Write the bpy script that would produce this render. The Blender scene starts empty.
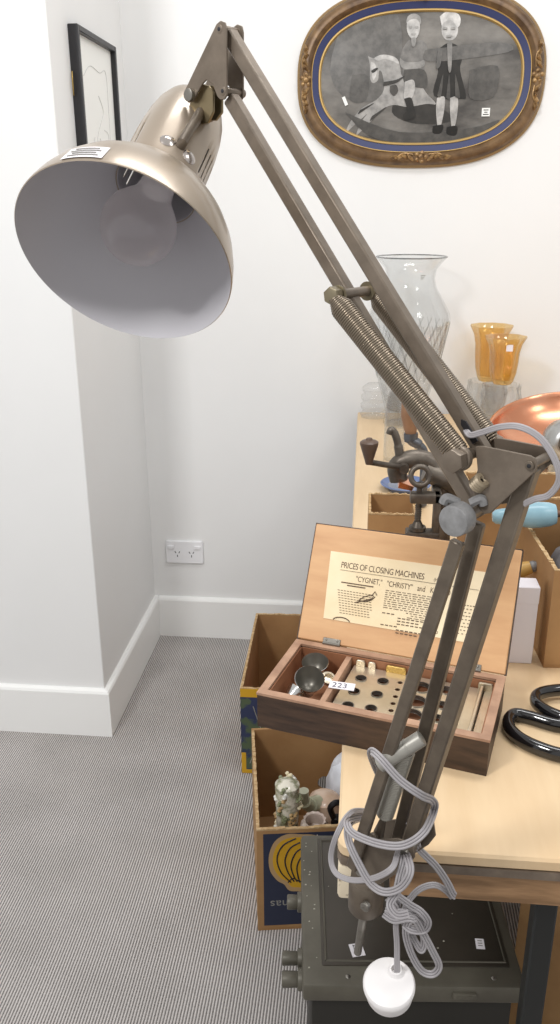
import bpy, bmesh, math, random
from mathutils import Matrix, Vector, noise
SC = bpy.context.scene
COL = SC.collection
R = math.radians
# ------------------------------------------------------------------ camera
FPX, PITCH, YAW, ROLL = 846.07, R(20.117), R(5.631), R(-0.2247)
EYE = Vector((0, 0, 1.30))
FW = Vector((-math.sin(YAW)*math.cos(PITCH), math.cos(YAW)*math.cos(PITCH), -math.sin(PITCH)))
r0 = FW.cross(Vector((0, 0, 1))).normalized()
u0 = r0.cross(FW)
RT = math.cos(ROLL)*r0 + math.sin(ROLL)*u0
UP = -math.sin(ROLL)*r0 + math.cos(ROLL)*u0
cam = bpy.data.objects.new('camera', bpy.data.cameras.new('camera'))
COL.objects.link(cam)
cam.data.sensor_fit = 'VERTICAL'
cam.data.sensor_height = 24
cam.data.lens = FPX/1024*24
cam.data.clip_start = 0.02
cam.matrix_world = Matrix.Translation(EYE) @ Matrix((RT, UP, -FW)).transposed().to_4x4()
SC.camera = cam
# ------------------------------------------------------------------ world, lights, exposure
SC.view_settings.view_transform = 'Standard'
SC.view_settings.look = 'None'
SC.view_settings.exposure = 0.12
SC.view_settings.gamma = 1
SC.view_settings.use_curve_mapping = False
w = bpy.data.worlds.new('world'); SC.world = w
w.use_nodes = True
w.node_tree.nodes['Background'].inputs[0].default_value = (1.0, 0.995, 0.99, 1)
w.node_tree.nodes['Background'].inputs[1].default_value = 0.66


def area_light(name, loc, target, size, power, col=(1, .995, .99), size_y=None):
    l = bpy.data.lights.new(name, 'AREA')
    l.size = size
    if size_y:
        l.shape = 'RECTANGLE'; l.size_y = size_y
    l.energy = power; l.color = col
    o = bpy.data.objects.new(name, l); COL.objects.link(o)
    o.location = loc
    o.rotation_euler = (Vector(target)-Vector(loc)).to_track_quat('-Z', 'Y').to_euler()
    return o


area_light('ceiling_spot', (-1.05, -0.35, 2.45), (0.1, 2.3, 1.0), 0.34, 26)
area_light('ceiling_spot', (1.3, 0.1, 2.6), (0.2, 1.6, 0.8), 0.5, 8)
area_light('ceiling_panel', (0.3, 1.2, 2.65), (0.3, 1.2, 0), 1.2, 14, size_y=0.3)


# ------------------------------------------------------------------ helpers
def S(r, g, b):
    def f(c):
        c /= 255
        return c/12.92 if c <= .04045 else ((c+.055)/1.055)**2.4
    return (f(r), f(g), f(b), 1)


def V(*a): return Vector(a)


def ray(x, y): return FW*FPX + RT*(x-280) - UP*(y-512)


def P(x, y, ax, v):
    """point of the place on the plane axis=v seen along a sight line"""
    d = ray(x, y)
    return EYE + d*((v-EYE[ax])/d[ax])


def PP(x, y, p, n):
    d = ray(x, y)
    return EYE + d*((p-EYE).dot(n)/d.dot(n))


class NT:
    def __init__(s, name):
        s.m = bpy.data.materials.new(name); s.m.use_nodes = True
        s.t = s.m.node_tree; s.t.nodes.clear()
        s.out = s.n('ShaderNodeOutputMaterial')

    def n(s, k, **kw):
        x = s.t.nodes.new(k)
        for a, b in kw.items():
            if a in x.inputs: x.inputs[a].default_value = b
            else: setattr(x, a, b)
        return x

    def l(s, a, b): s.t.links.new(a, b)


def mat(name, col, rough=.5, metal=0, col2=None, scale=8, stretch=(1, 1, 1), detail=4, bump=0, bscale=None, spec=.5,
        coat=0, sharp=(.35, .65), alpha=1, sub=0):
    k = NT(name)
    b = k.n('ShaderNodeBsdfPrincipled', Roughness=rough, Metallic=metal)
    b.inputs['Base Color'].default_value = col
    b.inputs['Specular IOR Level'].default_value = spec
    b.inputs['Coat Weight'].default_value = coat
    b.inputs['Coat Roughness'].default_value = .1
    b.inputs['Alpha'].default_value = alpha
    b.inputs['Subsurface Weight'].default_value = sub
    k.l(b.outputs[0], k.out.inputs[0])
    if col2 or bump:
        tc = k.n('ShaderNodeTexCoord')
        mp = k.n('ShaderNodeMapping'); mp.inputs['Scale'].default_value = stretch
        k.l(tc.outputs['Object'], mp.inputs[0])
        nz = k.n('ShaderNodeTexNoise', Scale=scale, Detail=detail, Roughness=.6)
        k.l(mp.outputs[0], nz.inputs['Vector'])
        if col2:
            rp = k.n('ShaderNodeValToRGB')
            rp.color_ramp.elements[0].position = sharp[0]; rp.color_ramp.elements[0].color = col
            rp.color_ramp.elements[1].position = sharp[1]; rp.color_ramp.elements[1].color = col2
            k.l(nz.outputs['Fac'], rp.inputs[0]); k.l(rp.outputs[0], b.inputs['Base Color'])
        if bump:
            nb = nz
            if bscale:
                nb = k.n('ShaderNodeTexNoise', Scale=bscale, Detail=3)
                k.l(mp.outputs[0], nb.inputs['Vector'])
            bp = k.n('ShaderNodeBump', Strength=bump, Distance=.002)
            k.l(nb.outputs['Fac'], bp.inputs['Height']); k.l(bp.outputs[0], b.inputs['Normal'])
    return k.m


def glass(name, tint=(1, 1, 1, 1), body=0.06, bodycol=(.9, .9, .9, 1), rough=.04, lo=.04, hi=.75, power=3.0):
    """thin glass: clear with a Fresnel sheen and a little body"""
    k = NT(name)
    tr = k.n('ShaderNodeBsdfTransparent'); tr.inputs[0].default_value = tint
    gl = k.n('ShaderNodeBsdfGlossy', Roughness=rough)
    df = k.n('ShaderNodeBsdfTranslucent'); df.inputs[0].default_value = bodycol
    lw = k.n('ShaderNodeLayerWeight', Blend=.5)
    pw = k.n('ShaderNodeMath', operation='POWER'); pw.inputs[1].default_value = power
    k.l(lw.outputs['Facing'], pw.inputs[0])
    mr = k.n('ShaderNodeMapRange'); mr.inputs['To Min'].default_value = lo; mr.inputs['To Max'].default_value = hi
    k.l(pw.outputs[0], mr.inputs[0])
    m1 = k.n('ShaderNodeMixShader'); m1.inputs[0].default_value = body
    k.l(tr.outputs[0], m1.inputs[1]); k.l(df.outputs[0], m1.inputs[2])
    m2 = k.n('ShaderNodeMixShader')
    k.l(mr.outputs[0], m2.inputs[0]); k.l(m1.outputs[0], m2.inputs[1]); k.l(gl.outputs[0], m2.inputs[2])
    k.l(m2.outputs[0], k.out.inputs[0])
    return k.m


MW = {}


class MB:
    """collects shapes, builds ONE mesh object"""
    def __init__(s, T=None):
        s.b = bmesh.new(); s.T = T or Matrix(); s.mi = 0

    def _fin(s, before, M=None):
        vs = [v for v in s.b.verts if v not in before]
        if M is not None: bmesh.ops.transform(s.b, matrix=M, verts=vs)
        return vs

    def _add(s, verts, faces, M=None):
        X = s.T @ M if M is not None else s.T
        vs = [s.b.verts.new(X @ Vector(v)) for v in verts]
        for f in faces:
            try:
                fc = s.b.faces.new([vs[i] for i in f]); fc.material_index = s.mi
            except ValueError: pass
        return vs

    def box(s, lo, hi, M=None, bev=0, seg=2):
        lo = Vector(lo); hi = Vector(hi)
        t = bmesh.new()
        bmesh.ops.create_cube(t, size=1)
        for v in t.verts:
            v.co = Vector([(lo[i]+hi[i])/2 + v.co[i]*(hi[i]-lo[i]) for i in range(3)])
        if bev:
            bmesh.ops.bevel(t, geom=t.edges[:], offset=bev, segments=seg, profile=.5, affect='EDGES')
        s.merge(t, M); t.free()

    def merge(s, t, M=None):
        t.verts.index_update()
        vs = [v.co.copy() for v in t.verts]
        s._add(vs, [[v.index for v in f.verts] for f in t.faces], M)

    def tube(s, pts, r, seg=10, cap=True, M=None, flat=None):
        """sweep along pts; r a number or list; flat = (scale along side, scale along up)"""
        pts = [Vector(p) for p in pts]
        n = len(pts)
        if isinstance(r, (list, tuple)):
            rs = []
            for i in range(n):
                f = i/(n-1)*(len(r)-1); j = min(int(f), len(r)-2); rs.append(r[j]+(r[j+1]-r[j])*(f-j))
        else: rs = [r]*n
        tan = []
        for i in range(n):
            a = pts[max(0, i-1)]; b = pts[min(n-1, i+1)]
            tan.append((b-a).normalized())
        t0 = tan[0]
        up = Vector((0, 0, 1)) if abs(t0.z) < .9 else Vector((1, 0, 0))
        nn = (up - t0*up.dot(t0)).normalized()
        vs = []; fs = []
        for i in range(n):
            t = tan[i]
            nn = (nn - t*nn.dot(t))
            nn = nn.normalized() if nn.length > 1e-9 else t.orthogonal().normalized()
            bb = t.cross(nn)
            fx, fy = flat or (1, 1)
            for k in range(seg):
                a = 2*math.pi*k/seg
                vs.append(pts[i] + (bb*math.cos(a)*fx + nn*math.sin(a)*fy)*rs[i])
        for i in range(n-1):
            for k in range(seg):
                k2 = (k+1) % seg
                fs.append((i*seg+k, i*seg+k2, (i+1)*seg+k2, (i+1)*seg+k))
        if cap:
            fs.append(tuple(range(seg-1, -1, -1)))
            fs.append(tuple((n-1)*seg+k for k in range(seg)))
        s._add(vs, fs, M)

    def cyl(s, p0, p1, r0, r1=None, seg=24, M=None, bev=0):
        r1 = r0 if r1 is None else r1
        p0 = Vector(p0); p1 = Vector(p1)
        L = (p1-p0).length
        if bev:
            prof = [(r0-bev, 0), (r0-bev*.3, bev*.3), (r0, bev), (r1, L-bev), (r1-bev*.3, L-bev*.3), (r1-bev, L)]
        else:
            prof = [(r0, 0), (r1, L)]
        s.lathe([(0, 0)]+prof+[(0, L)], p0, p1-p0, seg, M)

    def lathe(s, prof, org=(0, 0, 0), axis=(0, 0, 1), seg=32, M=None, mod=None, skip=None, mis=None, xdir=None):
        """prof: (radius, height) list; mod(angle, i)->radius factor; skip(i,k)->True leaves a face out; mis: material per step"""
        org = Vector(org); az = Vector(axis).normalized()
        if xdir is not None:
            ax = (Vector(xdir) - az*Vector(xdir).dot(az)).normalized()
        else:
            ax = az.orthogonal().normalized()
        ay = az.cross(ax)
        vs = []; rows = []
        for i, (rr, h) in enumerate(prof):
            if rr < 1e-7:
                rows.append([len(vs)]); vs.append(org+az*h)
            else:
                row = []
                for k in range(seg):
                    a = 2*math.pi*k/seg
                    q = rr*(mod(a, i) if mod else 1)
                    row.append(len(vs)); vs.append(org+az*h+(ax*math.cos(a)+ay*math.sin(a))*q)
                rows.append(row)
        X = s.T @ M if M is not None else s.T
        bv = [s.b.verts.new(X @ v) for v in vs]
        for i in range(len(rows)-1):
            a, b = rows[i], rows[i+1]
            for k in range(seg):
                k2 = (k+1) % seg
                if skip and skip(i, k): continue
                if len(a) == 1 and len(b) == 1: continue
                if len(a) == 1: f = (a[0], b[k], b[k2])
                elif len(b) == 1: f = (a[k], a[k2], b[0])
                else: f = (a[k], a[k2], b[k2], b[k])
                if len(a) == 1: f = (a[0], b[k2], b[k])
                try:
                    fc = s.b.faces.new([bv[j] for j in f]); fc.material_index = mis[i] if mis else s.mi
                except ValueError: pass

    def sphere(s, c, r, seg=20, M=None, sc=(1, 1, 1)):
        n = seg//2
        prof = [(r*math.sin(math.pi*i/n), -r*math.cos(math.pi*i/n)) for i in range(n+1)]
        prof[0] = (0, -r); prof[-1] = (0, r)
        X = Matrix.Translation(Vector(c)) @ Matrix.Diagonal((*sc, 1))
        s.lathe(prof, seg=seg, M=(M @ X if M is not None else X))

    def prism(s, poly, a, b, M=None, bev=0):
        """poly: list of 3D points (one face), extruded by vectors a (start) and b (end)"""
        a = Vector(a); b = Vector(b); n = len(poly)
        t = bmesh.new()
        lo = [t.verts.new(Vector(p)+a) for p in poly]; hi = [t.verts.new(Vector(p)+b) for p in poly]
        t.faces.new(lo[::-1]); t.faces.new(hi)
        for i in range(n):
            t.faces.new((lo[i], lo[(i+1) % n], hi[(i+1) % n], hi[i]))
        bmesh.ops.recalc_face_normals(t, faces=t.faces[:])
        if bev: bmesh.ops.bevel(t, geom=t.edges[:], offset=bev, segments=1, affect='EDGES')
        s.merge(t, M); t.free()

    def quad(s, pts, M=None): s._add(pts, [tuple(range(len(pts)))], M)

    def blob(s, c, r, sc=(1, 1, 1), amp=.25, freq=30, seed=0, sub=3, M=None):
        t = bmesh.new()
        bmesh.ops.create_icosphere(t, subdivisions=sub, radius=1)
        for v in t.verts:
            d = noise.noise(v.co*freq*r + Vector((seed*7.3, seed*3.1, seed)))
            v.co = Vector(c) + Vector([v.co[i]*sc[i] for i in range(3)])*r*(1+amp*d)
        s.merge(t, M); t.free()

    def text(s, body, size, M, depth=.0002, spacing=1.0, align='LEFT'):
        cu = bpy.data.curves.new('t', 'FONT'); cu.body = body; cu.size = size; cu.extrude = depth
        cu.space_character = spacing; cu.align_x = align
        o = bpy.data.objects.new('t', cu); COL.objects.link(o)
        me = bpy.data.meshes.new_from_object(o.evaluated_get(bpy.context.evaluated_depsgraph_get()))
        s._add([v.co for v in me.vertices], [tuple(p.vertices) for p in me.polygons], M)
        bpy.data.objects.remove(o); bpy.data.curves.remove(cu); bpy.data.meshes.remove(me)

    def plate(s, outer, holes, th, M):
        """flat plate with round holes: outer list of (x,y), holes (x,y,r)"""
        cu = bpy.data.curves.new('p', 'CURVE'); cu.dimensions = '2D'; cu.fill_mode = 'BOTH'; cu.extrude = th/2
        sp = cu.splines.new('POLY'); sp.points.add(len(outer)-1); sp.use_cyclic_u = True
        for q, (x, y) in zip(sp.points, outer): q.co = (x, y, 0, 1)
        for (x, y, r) in holes:
            sp = cu.splines.new('POLY'); sp.points.add(23); sp.use_cyclic_u = True
            for i, q in enumerate(sp.points):
                a = 2*math.pi*i/24; q.co = (x+r*math.cos(a), y+r*math.sin(a), 0, 1)
        o = bpy.data.objects.new('p', cu); COL.objects.link(o)
        me = bpy.data.meshes.new_from_object(o.evaluated_get(bpy.context.evaluated_depsgraph_get()))
        s._add([v.co for v in me.vertices], [tuple(p.vertices) for p in me.polygons], M)
        bpy.data.objects.remove(o); bpy.data.curves.remove(cu); bpy.data.meshes.remove(me)

    def done(s, name, m, parent=None, smooth=True, ang=38, recalc=True):
        me = bpy.data.meshes.new(name)
        if recalc: bmesh.ops.recalc_face_normals(s.b, faces=s.b.faces[:])
        s.b.to_mesh(me); s.b.free()
        ms = m if isinstance(m, (list, tuple)) else [m]
        for x in ms: me.materials.append(x)
        if smooth:
            for p in me.polygons: p.use_smooth = True
            me.set_sharp_from_angle(angle=R(ang))
        o = bpy.data.objects.new(name, me); COL.objects.link(o)
        MW[o.name] = Matrix()
        if parent is not None:
            o.parent = parent; o.matrix_parent_inverse = MW[parent.name].inverted()
        return o


def tag(o, label, cat, group=None, kind=None):
    if label: o['label'] = label
    if cat: o['category'] = cat
    if group: o['group'] = group
    if kind: o['kind'] = kind
    return o


def thing(name, loc, label, cat, group=None):
    o = bpy.data.objects.new(name, None); COL.objects.link(o)
    o.empty_display_size = .05
    o.location = loc
    MW[o.name] = Matrix.Translation(Vector(loc))
    return tag(o, label, cat, group)


def lab(o, label):
    o['label'] = label
    return o


def frame(o, x, z):
    """matrix with origin o, x axis x, z axis z"""
    z = Vector(z).normalized(); x = Vector(x); x = (x-z*x.dot(z)).normalized(); y = z.cross(x)
    m = Matrix((x, y, z)).transposed().to_4x4()
    return Matrix.Translation(Vector(o)) @ m


def smooth_path(pts, n=8):
    pts = [Vector(p) for p in pts]
    out = []
    for i in range(len(pts)-1):
        p0 = pts[max(i-1, 0)]; p1 = pts[i]; p2 = pts[i+1]; p3 = pts[min(i+2, len(pts)-1)]
        for k in range(n):
            t = k/n
            out.append(.5*((2*p1)+(p2-p0)*t+(2*p0-5*p1+4*p2-p3)*t*t+(3*p1-p0-3*p2+p3)*t**3))
    out.append(pts[-1])
    return out


def rrect(x0, y0, x1, y1, r, n=5):
    o = []
    for cx, cy, a0 in ((x1-r, y1-r, 0), (x0+r, y1-r, 90), (x0+r, y0+r, 180), (x1-r, y0+r, 270)):
        for i in range(n+1):
            a = R(a0+90*i/n); o.append((cx+r*math.cos(a), cy+r*math.sin(a)))
    return o


# ------------------------------------------------------------------ materials
M_wall = mat('white_wall_paint', S(235, 235, 234), .6, col2=S(231, 231, 230), scale=1.5, bump=.05, bscale=180)
M_skirt = mat('white_gloss_paint', S(242, 242, 240), .32)
M_plastic = mat('white_plastic', S(236, 236, 238), .3)
M_slot = mat('dark_slot', S(70, 70, 72), .6)
M_black = mat('black_frame_paint', S(34, 33, 36), .4)
M_paper = mat('white_paper', S(236, 236, 232), .7)
M_ink = mat('black_ink', S(40, 38, 40), .8)
M_greyink = mat('pencil_grey', S(206, 204, 202), .8)
M_brass = mat('brass', S(190, 160, 95), .35, .9)
M_lamp = mat('bronze_grey_hammered_metal', S(128, 116, 103), .38, .5, col2=S(114, 103, 91), scale=60, bump=.06, bscale=400)
M_lampdark = mat('shaded_bronze_metal', S(114, 103, 90), .42, .45, col2=S(98, 88, 77), scale=50)  # lamp bronze with the lower arm's dark reflections put into its colour
M_shade = mat('polished_bronze_grey_paint', S(160, 146, 130), .34, .45, col2=S(150, 137, 121), scale=9, coat=.25)
M_shadein = mat('pale_grey_shade_lining', S(186, 184, 188), .40)
M_steel = mat('dull_steel', S(150, 146, 140), .35, .85, col2=S(128, 124, 116), scale=40)
M_chrome = mat('bright_chrome', S(205, 205, 203), .16, 1)
M_spring = mat('spring_steel', S(140, 128, 113), .3, .8)
M_knob = mat('worn_grey_plastic', S(122, 121, 121), .5, .2, col2=S(146, 146, 146), scale=90)
M_cord = mat('grey_striped_flex', S(158, 154, 156), .5)
M_white = mat('white_bakelite', S(236, 233, 232), .35)
M_maple = mat('pale_maple_top', S(219, 193, 156), .42, col2=S(208, 179, 140), scale=5, stretch=(6, .8, 1), sharp=(.3, .7))
M_edge = mat('grey_edge_band', S(120, 106, 92), .6, col2=S(96, 84, 72), scale=40)
M_apron = mat('worn_pine_apron', S(176, 138, 100), .6, col2=S(122, 92, 62), scale=9, stretch=(1, 1, 7), bump=.1)
M_flake = mat('flaking_cream_paint', S(226, 212, 186), .6, col2=S(150, 132, 108), scale=55, sharp=(.58, .64))
M_leg = mat('black_steel_leg', S(22, 24, 23), .4)
M_box_dark = mat('dark_stained_wood', S(76, 56, 42), .5, col2=S(50, 36, 27), scale=14, stretch=(1.5, 1.5, 9), bump=.1)
M_box_raw = mat('worn_wood_edge', S(182, 146, 120), .6, col2=S(146, 112, 90), scale=22)
M_box_in = mat('brown_wood_inside', S(158, 108, 76), .6, col2=S(128, 84, 57), scale=12)
M_lid = mat('honey_plywood', S(212, 168, 121), .5, col2=S(190, 142, 97), scale=7, stretch=(1.2, 1.2, 7), sharp=(.3, .75))
M_label = mat('aged_cream_paper', S(240, 222, 188), .7, col2=S(231, 208, 168), scale=10)
M_print = mat('brown_black_print', S(92, 74, 58), .8)
M_nickel = mat('nickel_plate', S(214, 203, 184), .28, .8, col2=S(196, 184, 162), scale=25)
M_carton = mat('brown_cardboard', S(172, 133, 88), .75, col2=S(160, 121, 78), scale=14)
M_cartin = mat('brown_cardboard_inside', S(166, 127, 84), .8, col2=S(154, 116, 74), scale=10)
M_cartedge = mat('torn_cardboard_edge', S(206, 178, 136), .8, col2=S(170, 136, 92), scale=120)
M_navy = mat('navy_print', S(38, 44, 66), .6)
M_yellow = mat('yellow_print', S(206, 158, 30), .6)
M_tan = mat('tan_print', S(178, 146, 104), .7)
M_navyline = mat('dark_line_print', S(34, 32, 40), .7)
M_greyprint = mat('grey_print', S(142, 140, 134), .7)
M_case = mat('dark_olive_enamel', S(68, 62, 54), .36, .2, col2=S(56, 51, 44), scale=9, bump=.05)
M_caseedge = mat('worn_olive_enamel', S(98, 94, 83), .45, .2, col2=S(82, 78, 68), scale=12)
M_speck = mat('chipped_paint_speck', S(170, 166, 152), .6)
M_copper = mat('polished_copper', S(232, 172, 140), .26, 1, col2=S(216, 148, 114), scale=12)
M_iron = mat('grey_cast_iron', S(120, 112, 102), .42, .65, col2=S(84, 76, 68), scale=30, bump=.15)
M_wood = mat('turned_brown_wood', S(150, 112, 82), .45, col2=S(112, 80, 56), scale=20)
M_darkwood = mat('dark_turned_wood', S(92, 72, 58), .4, col2=S(70, 54, 44), scale=20)
M_blue = mat('pale_blue_gloss_paint', S(150, 186, 198), .3, col2=S(134, 172, 186), scale=30)
M_bluedish = mat('slate_blue_glaze', S(96, 112, 150), .35)
M_glass = glass('clear_glass', (.975, .98, .98, 1), .04, lo=.03, hi=.5, power=2.4)
M_cutglass = glass('cut_clear_glass', (.985, .988, .988, 1), .04, lo=.05, hi=.6, power=2.4)
M_amber = glass('amber_lustre_glass', (.99, .86, .56, 1), .22, (.96, .68, .30, 1), rough=.10, lo=.09, hi=.55, power=1.5)
M_bulb = glass('pearl_bulb_glass', (.90, .88, .89, 1), .5, (.88, .85, .86, 1), rough=.08, lo=.05, hi=.22, power=2.2)
M_blackgloss = mat('black_gloss_enamel', S(16, 15, 17), .1, coat=.6)
M_silver = mat('dull_aluminium', S(186, 186, 184), .3, .9)
M_cloth = mat('grey_cloth', S(128, 126, 128), .9, col2=S(104, 102, 106), scale=25)
M_whitecard = mat('white_card', S(226, 222, 226), .6)

# carpet: looped ribs running away from the camera, shade of the gaps put into the colour
k = NT('grey_ribbed_carpet')
b_ = k.n('ShaderNodeBsdfPrincipled', Roughness=.95)
b_.inputs['Specular IOR Level'].default_value = .1
tc = k.n('ShaderNodeTexCoord')
wv = k.n('ShaderNodeTexWave', Scale=.314/.0054, Distortion=.35, Detail=2)
wv.inputs['Detail Scale'].default_value = 1.0
wv.wave_type = 'BANDS'; wv.bands_direction = 'X'; wv.wave_profile = 'SIN'
k.l(tc.outputs['Object'], wv.inputs['Vector'])
mp = k.n('ShaderNodeMapping'); mp.inputs['Scale'].default_value = (185, 300, 1)
k.l(tc.outputs['Object'], mp.inputs[0])
vz = k.n('ShaderNodeTexNoise', Scale=1.0, Detail=1)
k.l(mp.outputs[0], vz.inputs['Vector'])
nl = k.n('ShaderNodeTexNoise', Scale=5, Detail=3)
k.l(tc.outputs['Object'], nl.inputs['Vector'])
add = k.n('ShaderNodeMath', operation='MULTIPLY_ADD'); add.inputs[1].default_value = .55
k.l(vz.outputs['Fac'], add.inputs[0]); k.l(wv.outputs['Fac'], add.inputs[2])
rp = k.n('ShaderNodeValToRGB')
rp.color_ramp.elements[0].position = .18; rp.color_ramp.elements[0].color = S(92, 89, 87)
rp.color_ramp.elements[1].position = 1.05; rp.color_ramp.elements[1].color = S(210, 206, 203)
k.l(add.outputs[0], rp.inputs[0])
mx = k.n('ShaderNodeMixRGB', blend_type='MULTIPLY'); mx.inputs[0].default_value = .5
r2 = k.n('ShaderNodeValToRGB'); r2.color_ramp.elements[0].position = .3; r2.color_ramp.elements[1].position = .7
r2.color_ramp.elements[0].color = S(215, 212, 210); r2.color_ramp.elements[1].color = S(255, 252, 252)
k.l(nl.outputs['Fac'], r2.inputs[0])
k.l(rp.outputs[0], mx.inputs[1]); k.l(r2.outputs[0], mx.inputs[2])
k.l(mx.outputs[0], b_.inputs['Base Color'])
bp = k.n('ShaderNodeBump', Strength=.6, Distance=.003)
k.l(wv.outputs['Fac'], bp.inputs['Height']); k.l(bp.outputs[0], b_.inputs['Normal'])
k.l(b_.outputs[0], k.out.inputs[0])
M_carpet = k.m

# ------------------------------------------------------------------ the room
BW = 2.371           # back wall
PF, PX = 1.822, -.632  # pillar front, pillar side


def struct(o): o['kind'] = 'structure'; return o


m = MB(); m.box((-2.5, -1.6, -.05), (3, BW, 0)); struct(m.done('floor', M_carpet, smooth=False))
m = MB(); m.box((PX, BW, 0), (3, BW+.1, 2.8)); struct(m.done('wall_back', M_wall, smooth=False))
m = MB(); m.box((-2.5, PF, 0), (PX, BW+.1, 2.8), bev=.002, seg=1); struct(m.done('wall_left', M_wall, smooth=False))
SK = [(0, 0), (0.015, 0), (.015, .126), (.012, .132), (.006, .135), (0, .135)]
m = MB(); m.prism([V(PX+.015, BW-d, z) for d, z in SK], (0, 0, 0), (3.6, 0, 0)); struct(m.done('baseboard_back', M_skirt, ang=20))
m = MB()
vs = []
for (d, z) in SK: vs += [V(-2.5, PF-d, z), V(PX+d, PF-d, z), V(PX+d, BW, z)]
fs = []
for i in range(len(SK)-1):
    for j in range(2): fs.append((3*i+j, 3*i+j+1, 3*i+j+4, 3*i+j+3))
m._add(vs, fs); struct(m.done('baseboard_left', M_skirt, ang=20))

# power outlet
T = frame((-.529, BW, .2885), (1, 0, 0), (0, -1, 0))
t = thing('power_outlet', (-.529, BW, .2885), 'white double power outlet on the white back wall above the baseboard', 'power outlet')
m = MB(T)
m.prism([V(x, y, 0) for x, y in rrect(-.058, -.0365, .058, .0365, .005)], (0, 0, 0), (0, 0, .009), bev=.0015)
m.done('cover_plate', M_plastic, t)
for sx in (-1, 1):
    m = MB(T); m.prism([V(x, y, 0) for x, y in rrect(sx*.042-.010, .012, sx*.042+.010, .022, .002)], (0, 0, .008), (0, 0, .013), bev=.001)
    m.done('switch', M_plastic, t)
    m = MB(T)
    for dx, dy, an in ((-.006, .004, 30), (.006, .004, -30), (0, -.008, 0)):
        q = Matrix.Translation(V(sx*.022+dx, dy-.004, 0)) @ Matrix.Rotation(R(an), 4, 'Z')
        m.box((-.0012, -.0035, .0085), (.0012, .0035, .0094), q)
    lab(m.done('socket_slots', M_slot, t), 'dark pin slots')

# ------------------------------------------------------------------ drawing on the pillar side
t = thing('framed_drawing', (PX, 2.09, 1.27), 'black framed pale line drawing on the side of the white pillar, seen edge-on', 'picture')
y0, y1, z0, z1, bw, dp = 1.945, 2.235, 1.275, 1.650, .012, .022
m = MB()
for a, b in (((PX, y0, z0), (PX+dp, y0+bw, z1)), ((PX, y1-bw, z0), (PX+dp, y1, z1)),
             ((PX, y0+bw, z0), (PX+dp, y1-bw, z0+bw)), ((PX, y0+bw, z1-bw), (PX+dp, y1-bw, z1))):
    m.box(a, b, bev=.0015, seg=1)
m.done('frame', M_black, t)
m = MB(); m.box((PX+.002, y0+bw, z0+bw), (PX+.010, y1-bw, z1-bw)); pp = m.done('paper', M_paper, t)
m = MB()
xs = PX+.0105
for poly in ([(2.00, 1.56), (2.05, 1.585), (2.12, 1.58), (2.17, 1.585), (2.175, 1.50), (2.17, 1.40)],
             [(2.10, 1.53), (2.13, 1.50), (2.10, 1.47), (2.07, 1.44), (2.06, 1.40), (2.10, 1.385), (2.15, 1.40), (2.16, 1.45), (2.13, 1.46)],
             [(2.02, 1.40), (2.05, 1.375), (2.11, 1.36), (2.16, 1.365)], [(2.05, 1.44), (2.03, 1.41), (2.06, 1.39)],
             [(2.09, 1.44), (2.11, 1.42), (2.14, 1.43)]):
    m.tube([V(xs, y, z) for y, z in smooth_path([(a, b, 0) for a, b in poly]) for y, z in [(y, z)]] if False else
           [V(xs, q.x, q.y) for q in smooth_path([(a, b, 0) for a, b in poly])], .0007, 5)
lab(m.done('pencil_sketch', M_greyink, pp), 'faint pencil sketch of a curled figure')
m = MB(); m.tube(smooth_path([(PX+.004, 1.941, 1.56), (PX+.006, 1.934, 1.545), (PX+.006, 1.934, 1.525), (PX+.004, 1.941, 1.515)]), .0013, 6)
lab(m.done('hanging_hook', M_brass, t), 'small brass hanging hook at the frame side')

# ------------------------------------------------------------------ oval portrait
OC = V(.120, BW, 1.586)   # on the wall
T = frame(OC, (1, 0, 0), (0, -1, 0))
AX, AZ, NE = .305, .205, 2.5


def sup(d, n=96, h=0, ax=AX, az=AZ):
    o = []
    for i in range(n):
        a = 2*math.pi*i/n; c, s_ = math.cos(a), math.sin(a)
        o.append(V(math.copysign(abs(c)**(2/NE), c)*(ax-d), math.copysign(abs(s_)**(2/NE), s_)*(az-d), h))
    return o


def ring_strip(m, prof, closed=False, n=96):
    rows = [sup(d, n, h) for d, h in prof]
    vs = [v for r in rows for v in r]; fs = []
    for i in range(len(rows)-1):
        for k in range(n):
            k2 = (k+1) % n; fs.append((i*n+k, i*n+k2, (i+1)*n+k2, (i+1)*n+k))
    m._add(vs, fs)


t = thing('portrait_frame', OC, 'large oval gilt brown frame with blue band around an old photograph, on the back wall', 'picture')
M_gilt = mat('antique_gilt_brown', S(130, 102, 70), .38, .25, col2=S(86, 64, 44), scale=26, bump=.12)
M_giltline = mat('gold_line', S(206, 172, 108), .35, .5)
M_bluepaint = mat('royal_blue_band', S(42, 50, 92), .5)
m = MB(T); ring_strip(m, [(0, 0), (0, .006), (.004, .010), (.006, .012)]); m.done('outer_bead', mat('dull_gilt', S(150, 122, 82), .4, .3), t)
m = MB(T); ring_strip(m, [(.006, .011), (.011, .021), (.018, .026), (.026, .026), (.032, .021), (.0355, .016)]); fr = m.done('moulding', M_gilt, t)
m = MB(T); ring_strip(m, [(.0355, .016), (.0365, .018), (.038, .017)]); m.done('gold_line', M_giltline, t)
m = MB(T); ring_strip(m, [(.038, .0165), (.040, .016), (.053, .012)]); m.done('blue_band', M_bluepaint, t)
m = MB(T); ring_strip(m, [(.053, .012), (.0545, .0145), (.057, .0145), (.059, .011), (.060, .008)]); m.done('gold_bead', M_giltline, t)
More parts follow.
